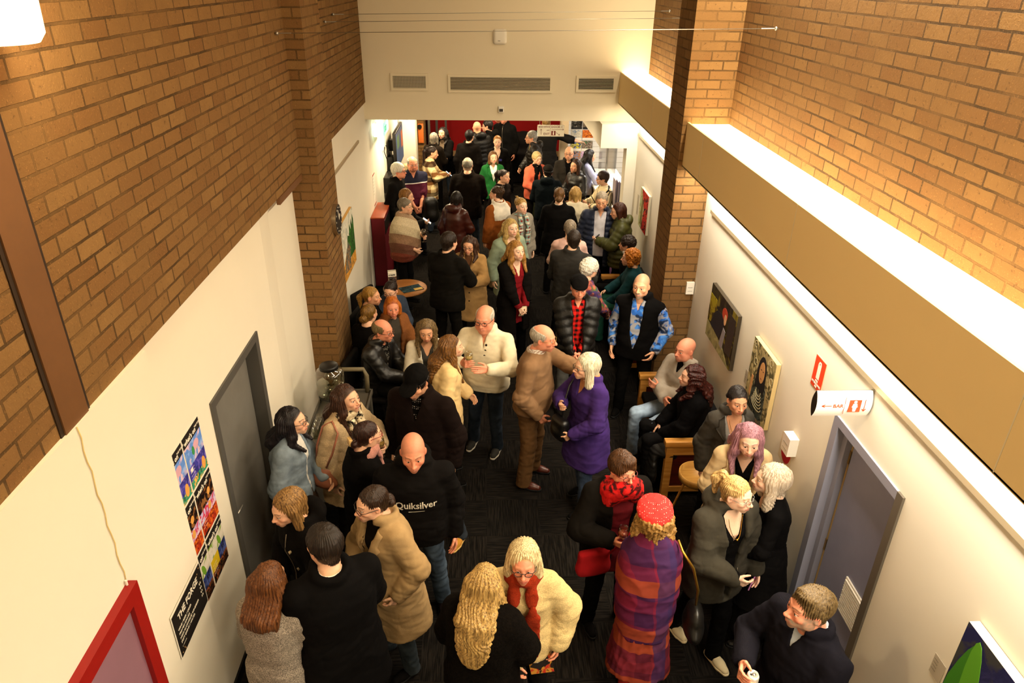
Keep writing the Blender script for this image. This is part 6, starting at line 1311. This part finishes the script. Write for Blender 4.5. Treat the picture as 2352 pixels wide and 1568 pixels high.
P('far75', -.34, 14.95, 160, 1.7, 'person in a long dark coat just left of the bald one in the puffer coat', hair='short', hc=BLK2, top=tp(coat('1a1512', hem=.55)), eyes=0)
# ------------------------------------------------------------------ held and worn things
GLS = glassm('wine_glass_clear', 'f8f4ea')
def grip(k, s): J = CROWD[k]; return J['world'](J['grip'+s])
def wine(k, s, label, fill, red=False):
    p = grip(k, s); t = empty('wine_glass', (p[0], p[1], p[2]-.075), 0, label, 'glass'); b = MB()
    b.lathe([(.033, 0), (.004, .006), (.004, .075), (.02, .088), (.036, .12), (.038, .15), (.031, .19), (.030, .19), (.036, .15), (.034, .12), (.018, .092), (0, .088)], (0, 0, 0), GLS, 20); b.build('bowl', t)
    b = MB(); b.lathe([(0, .092), (.018, .095), (.0335, .12), (.0345, .14), (0, .14)], (0, 0, 0), plain('wine_'+fill, fill, .1, .5), 18); b.build('wine', t)
def slab(k, s, label, name, cat, size, m, rot, face=None, off=(0, 0, 0)):
    p = grip(k, s); t = empty(name, tuple(np.array(p)+np.array(off)), 0, label, cat); t.rotation_euler = [radians(a) for a in rot]
    b = MB(); w, h, d = size; b.box((-w/2, -d/2, -h/2), (w/2, d/2, h/2), m, bev=min(d*.4, .004)); b.build('casing' if face else 'body', t)
    if face: b = MB(); b.box((-w/2*.9, -d/2-.0008, -h/2*.93), (w/2*.9, -d/2-.0002, h/2*.93), face); b.build('screen', t)
    return t
PH = (.074, .15, .009); SCR = emit('phone_screen', 'b8c4d0', 1.2); SCD = plain('phone_screen_dark', '18181c', .1, .5)
wine('mid49', 'r', 'glass of white wine in the hand of the man in cream', 'd8c48a'); wine('mid54', 'l', 'glass of red wine held by the woman with the claw clip', '3a1210'); wine('near63', 'r', 'glass of rose wine held in front of the red scarf', '8a3a20'); wine('mid53', 'l', 'glass held up by the smiling woman in the fluffy scarf', 'b89a5a'); wine('far15', 'l', 'glass held by the person in the cream lined top', 'b8b0a0'); wine('far24', 'l', 'small dark drink held by the person in the shawl', '2a1410')
slab('mid29', 'r', 'black phone with a bright screen held by the man seen from behind', 'phone', 'phone', PH, BLACK, (-50, 0, 150), SCR); slab('mid30', 'l', 'white phone in the hands of the woman in the camel coat', 'phone', 'phone', PH, WHITE, (40, 0, 20)); slab('far19', 'l', 'phone held by the woman in the checked shirt jacket', 'phone', 'phone', PH, BLACK, (-50, 0, 90), SCR); slab('far14', 'l', 'phone held over the box office counter', 'phone', 'phone', PH, BLACK, (-50, 0, 95), SCR)
slab('far23', 'l', 'white phone held by the person with the reddish brown bob', 'phone', 'phone', PH, WHITE, (-55, 0, 88), SCR); slab('far34', 'l', 'dark phone held by the person in the olive jacket', 'phone', 'phone', PH, BLACK, (-50, 0, -95), SCD); slab('mid28', 'l', 'cream phone case held in the clasped hands before the maroon top', 'phone', 'phone', PH, plain('phone_case_cream', 'd0c4a0', .4), (15, 10, 30)); slab('near65', 'l', 'pink phone in the lowered hand of the woman with the hooded jacket', 'phone', 'phone', PH, plain('phone_case_pink', 'c07ab0', .4), (10, 20, 60))
t = slab('near62', 'l', 'printed programme with a round emblem held low by the woman in cream', 'programme', 'booklet', (.15, .21, .006), INK, (-18, -14, -4), None, (-.07, -.01, -.04)); f = Flat('F', (0, 0, 0)); f.rect(-.074, -.10, .074, .104, blot('x', 'b07a2c', '1c1512', 'a8281c', '16'), .0042); f.poly([(-.074, -.05), (.05, .06), (.06, -.04), (-.02, -.07)], INK, .0048); f.ell(-.02, .0, .026, .026, LETW, .0054); f.ell(-.02, .0, .021, .021, INK, .0058); f.ell(-.02, 0, .012, .012, LETW, .0062); f.b.build('cover_print', t)
p = grip('near71', 'l'); t = empty('drink_can', (p[0], p[1], p[2]-.07), 0, 'opened pale drink can in the hand of the bearded man', 'can'); b = MB(); b.lathe([(0, .004), (.026, 0), (.033, .012), (.033, .13), (.027, .145), (.026, .140), (0, .140)], (0, 0, 0), plain('can_pale', 'd8d4c4', .3, .5, .4), 24); b.build('body', t); b = MB(); b.lathe([(0, .1405), (.012, .1405), (.012, .1425), (0, .1425)], (.004, 0, 0), STEEL, 12); b.build('ring_pull', t); b = MB(); b.lathe([(0, .1403), (.007, .1403)], (-.012, .0, .0002), INK, 12); b.build('opening', t)
p = grip('near67', 'r'); t = empty('bottle', (p[0], p[1], p[2]-.1), 0, 'green bottle with a red top held by the woman in the trench coat', 'bottle'); b = MB(); b.lathe([(0, 0), (.03, 0), (.031, .13), (.013, .19), (.012, .22), (0, .22)], (0, 0, 0), plain('bottle_green', '2a4a24', .1, .5), 18); b.build('body', t); b = MB(); b.lathe([(.0135, .20), (.0135, .235), (0, .235)], (0, 0, 0), plain('bottle_cap_red', 'b02818', .4), 14); b.build('cap', t)
p = grip('far15', 'r')
a = grip('mid46', 'l'); t = empty('walking_cane', tuple(a), 0, 'brown walking cane held by the seated man in the leather jacket', 'cane'); b = MB(); b.tube([(0, 0, .03), (-.02, .01, -.3), (-.05, .03, -a[2]+.01)], .011, plain('cane_wood', '7a4a20', .4), 8); b.build('shaft', t); b = MB(); b.tube([(.05, -.03, .03), (.02, -.01, .05), (-.02, .01, .035), (-.05, .02, .01)], .013, plain('cane_handle', '5a3418', .4), 8); b.build('handle', t)
def bag(k, local, size, hx, label, name='handbag', strap=None, smat=None):
    J = CROWD[k]; s = J['s']; o = J['world'](J['T'](local)); t = empty(name, tuple(o), J['root'].rotation_euler[2], label, 'bag'); w, d, h = size
    F = Field((-w*1.3, -d*1.6, -h*1.2), (w*1.3, d*1.6, h*1.2), .012); F.box((0, 0, 0), (w, d, h), d*.8, .02); F.ell((0, 0, -h*.4), (w*1.08, d*1.25, h*.6), .04); vt, q = F.mesh(2); mobj('bag_body', vt, q, fab(hx), t)
    if strap:
        pts = [tuple(np.array(J['world'](J['T'](p_)))-np.array(o)) for p_ in strap]; M = Matrix.Rotation(-t.rotation_euler[2], 3, 'Z'); b = MB(); b.tube([M@Vector(p_) for p_ in pts], .009, smat or fab(hx), 6); b.build('strap', t)
bag('near63', (-.22, -.20, .90), (.12, .035, .11), '8a0d12:suede', 'red leather shoulder bag hanging under the wine glass', strap=[(-.12, -.24, 1.0), (.02, -.235, 1.15), (.10, -.18, 1.32), (.11, -.06, 1.45), (.07, .09, 1.46)])
bag('near64', (-.36, -.02, .74), (.06, .13, .14), '1c1a17:leather', 'black bag on a gold chain beside the plaid wrap', strap=[(-.36, -.02, .86), (-.345, .03, 1.05), (-.28, .08, 1.28), (-.19, .08, 1.42), (-.17, .0, 1.44)], smat=plain('gold_chain', 'c89a3a', .3, .5, .9))
bag('mid53', (-.285, .06, .96), (.055, .13, .12), '9a6048:leather', 'tan pink leather tote bag at the cream coat', strap=[(-.29, .10, 1.07), (-.275, .09, 1.25), (-.22, .06, 1.42), (-.17, .0, 1.46), (-.215, -.09, 1.40), (-.28, -.07, 1.22), (-.295, -.01, 1.07)])
bag('mid51', (-.06, -.27, .98), (.10, .05, .11), '110f0f:leather', 'black handbag at the front of the purple coat', strap=[(-.06, -.25, 1.08), (-.08, -.22, 1.2), (-.13, -.12, 1.36), (-.15, -.02, 1.44)])
bag('far20', (.22, -.27, .86), (.13, .12, .22), '17140f:puffer', 'dark jacket hung over the arm of the man in the polo shirt', name='folded_jacket')
bag('near70', (-.02, -.36, .78), (.18, .13, .10), '151413:puffer', 'black puffer jacket bundled on the lap of the red haired woman', name='folded_jacket')
bag('mid38', (.10, -.34, .86), (.12, .09, .06), '5a1830:fuzzy', 'maroon knitted bundle on the lap of the ginger haired woman', name='knitted_scarf')
F = Field((-.22, -.28, -.02), (.22, .28, .66), .014); F.ell((.06, 0, .47), (.14, .22, .07), .05); F.ell((-.07, .0, .26), (.07, .20, .24), .06); F.ell((-.08, .05, .05), (.09, .16, .05), .05); vt, q = F.mesh(2)
vt = vt+normals(vt, q)*(.016*noise(vt, (16, 22, 9), 5)-.010*(1-np.abs(noise(vt, (6, 6, 26), 8)))**3)[:, None]; o = mobj('draped_coat', vt, q, fab('1a1815:puffer')); o.location = (1.70, 5.72, .0); tag(o, 'dark puffer coat slung over the front edge of the near bench', 'coat')
# worn details that are parts of their person
def part(k, name, build, T=True):
    J = CROWD[k]; b = MB(); build(b, J); return b.build(name, J['root'])
def necklace(b, J, m=None, drop=1.30, hw=.055):
    m = m or plain('gold', 'd0a040', .25, .5, .9); pts = [J['T']((hw*sin(a), -.075-.06*cos(a)**2 if abs(a) < 1.6 else -.02, 1.43-(1.43-drop)*max(0, cos(a))**1.5)) for a in np.linspace(-1.55, 1.55, 17)]; b.tube(pts, .0022, m, 5); b.sph(pts[8], .008, m, 8)
part('near68', 'necklace', necklace); part('near65', 'necklace', lambda b, J: necklace(b, J, None, 1.27, .06)); part('far6', 'necklace', lambda b, J: necklace(b, J, BLACK, 1.34))
part('far6', 'badge', lambda b, J: (b.box(tuple(np.array(J['T']((.06, -.165, 1.25)))-[.03, .006, .02]), tuple(np.array(J['T']((.06, -.165, 1.25)))+[.03, .006, .02]), plain('badge_navy', '2a2a6a'))))
part('mid28', 'earrings', lambda b, J: [b.sph(J['HC']+J['HR']@V(sx*.088, .0, -.055), .011, LETW, 8, (1, .4, 1.6)) for sx in (-1, 1)])
def garment_letters(k, st, size, m, z, sx=.9):
    """lettering wrapped on the front of the outermost garment"""
    from mathutils.bvhtree import BVHTree
    J = CROWD[k]; go = [o for o in J['root'].children if o.name.split('.')[0] in ('hooded_sweatshirt', 'vest')][-1]; me = go.data
    bv = BVHTree.FromPolygons([v.co for v in me.vertices], [p_.vertices for p_ in me.polygons])
    o = text(st, size, m, J['root'], (0, 0, 0), (1, 0, 0), (0, 0, 1), 'CENTER', bold=.0012, sx=sx)
    import bmesh as bmm; bb = bmm.new(); bb.from_mesh(o.data); bmm.ops.triangulate(bb, faces=bb.faces[:]); bmm.ops.subdivide_edges(bb, edges=[e for e in bb.edges if e.calc_length() > .01], cuts=1); bb.to_mesh(o.data); bb.free()
    for v in o.data.vertices:
        src = J['T']((v.co.x, -.6, z)); src[2] += v.co.z; h = bv.ray_cast(Vector(src), Vector((0, 1, 0)))
        if h[0] is not None: v.co = h[0]+Vector((0, -.004, 0))
    return o
garment_letters('near56', 'Quiksilver', .075, LETW, 1.22)
garment_letters('near56', '-------------------------------', .012, LETW, 1.195)
garment_letters('mid41', '     ----', .02, LETW, 1.24); garment_letters('mid41', '      o', .05, plain('emblem_yellow', 'd8b030'), 1.265)
# ------------------------------------------------------------------ camera, world, colour
cd = bpy.data.cameras.new('camera'); cam = bpy.data.objects.new('camera', cd); C.objects.link(cam); sc_.camera = cam
cd.sensor_width = 36; cd.lens = 1641/2352*36; cd.clip_start = .05
pt, yw, rl = radians(27.38), radians(2.36), radians(.84)
fw = Vector((sin(yw)*cos(pt), cos(yw)*cos(pt), -sin(pt))); rt = Vector((cos(yw), -sin(yw), 0)); up = rt.cross(fw)
r2, u2 = rt*cos(rl)+up*sin(rl), up*cos(rl)-rt*sin(rl)
cam.matrix_world = Matrix(((r2.x, u2.x, -fw.x, 0), (r2.y, u2.y, -fw.y, 0), (r2.z, u2.z, -fw.z, 4.6), (0, 0, 0, 1)))
w = bpy.data.worlds.new('world'); sc_.world = w; w.use_nodes = True; w.node_tree.nodes['Background'].inputs[0].default_value = (1, .82, .55, 1); w.node_tree.nodes['Background'].inputs[1].default_value = .05
vs_ = sc_.view_settings; vs_.view_transform = 'Standard'; vs_.look = 'None'; vs_.exposure = .08; vs_.gamma = 1; vs_.use_curve_mapping = False
cy = sc_.cycles; cy.adaptive_threshold = .025; cy.max_bounces = 5; cy.diffuse_bounces = 3; cy.glossy_bounces = 2; cy.transmission_bounces = 4; cy.transparent_max_bounces = 4; cy.caustics_reflective = False; cy.caustics_refractive = False; cy.sample_clamp_indirect = 4
try: cy.use_denoising = True; cy.denoiser = 'OPENIMAGEDENOISE'
except Exception: pass
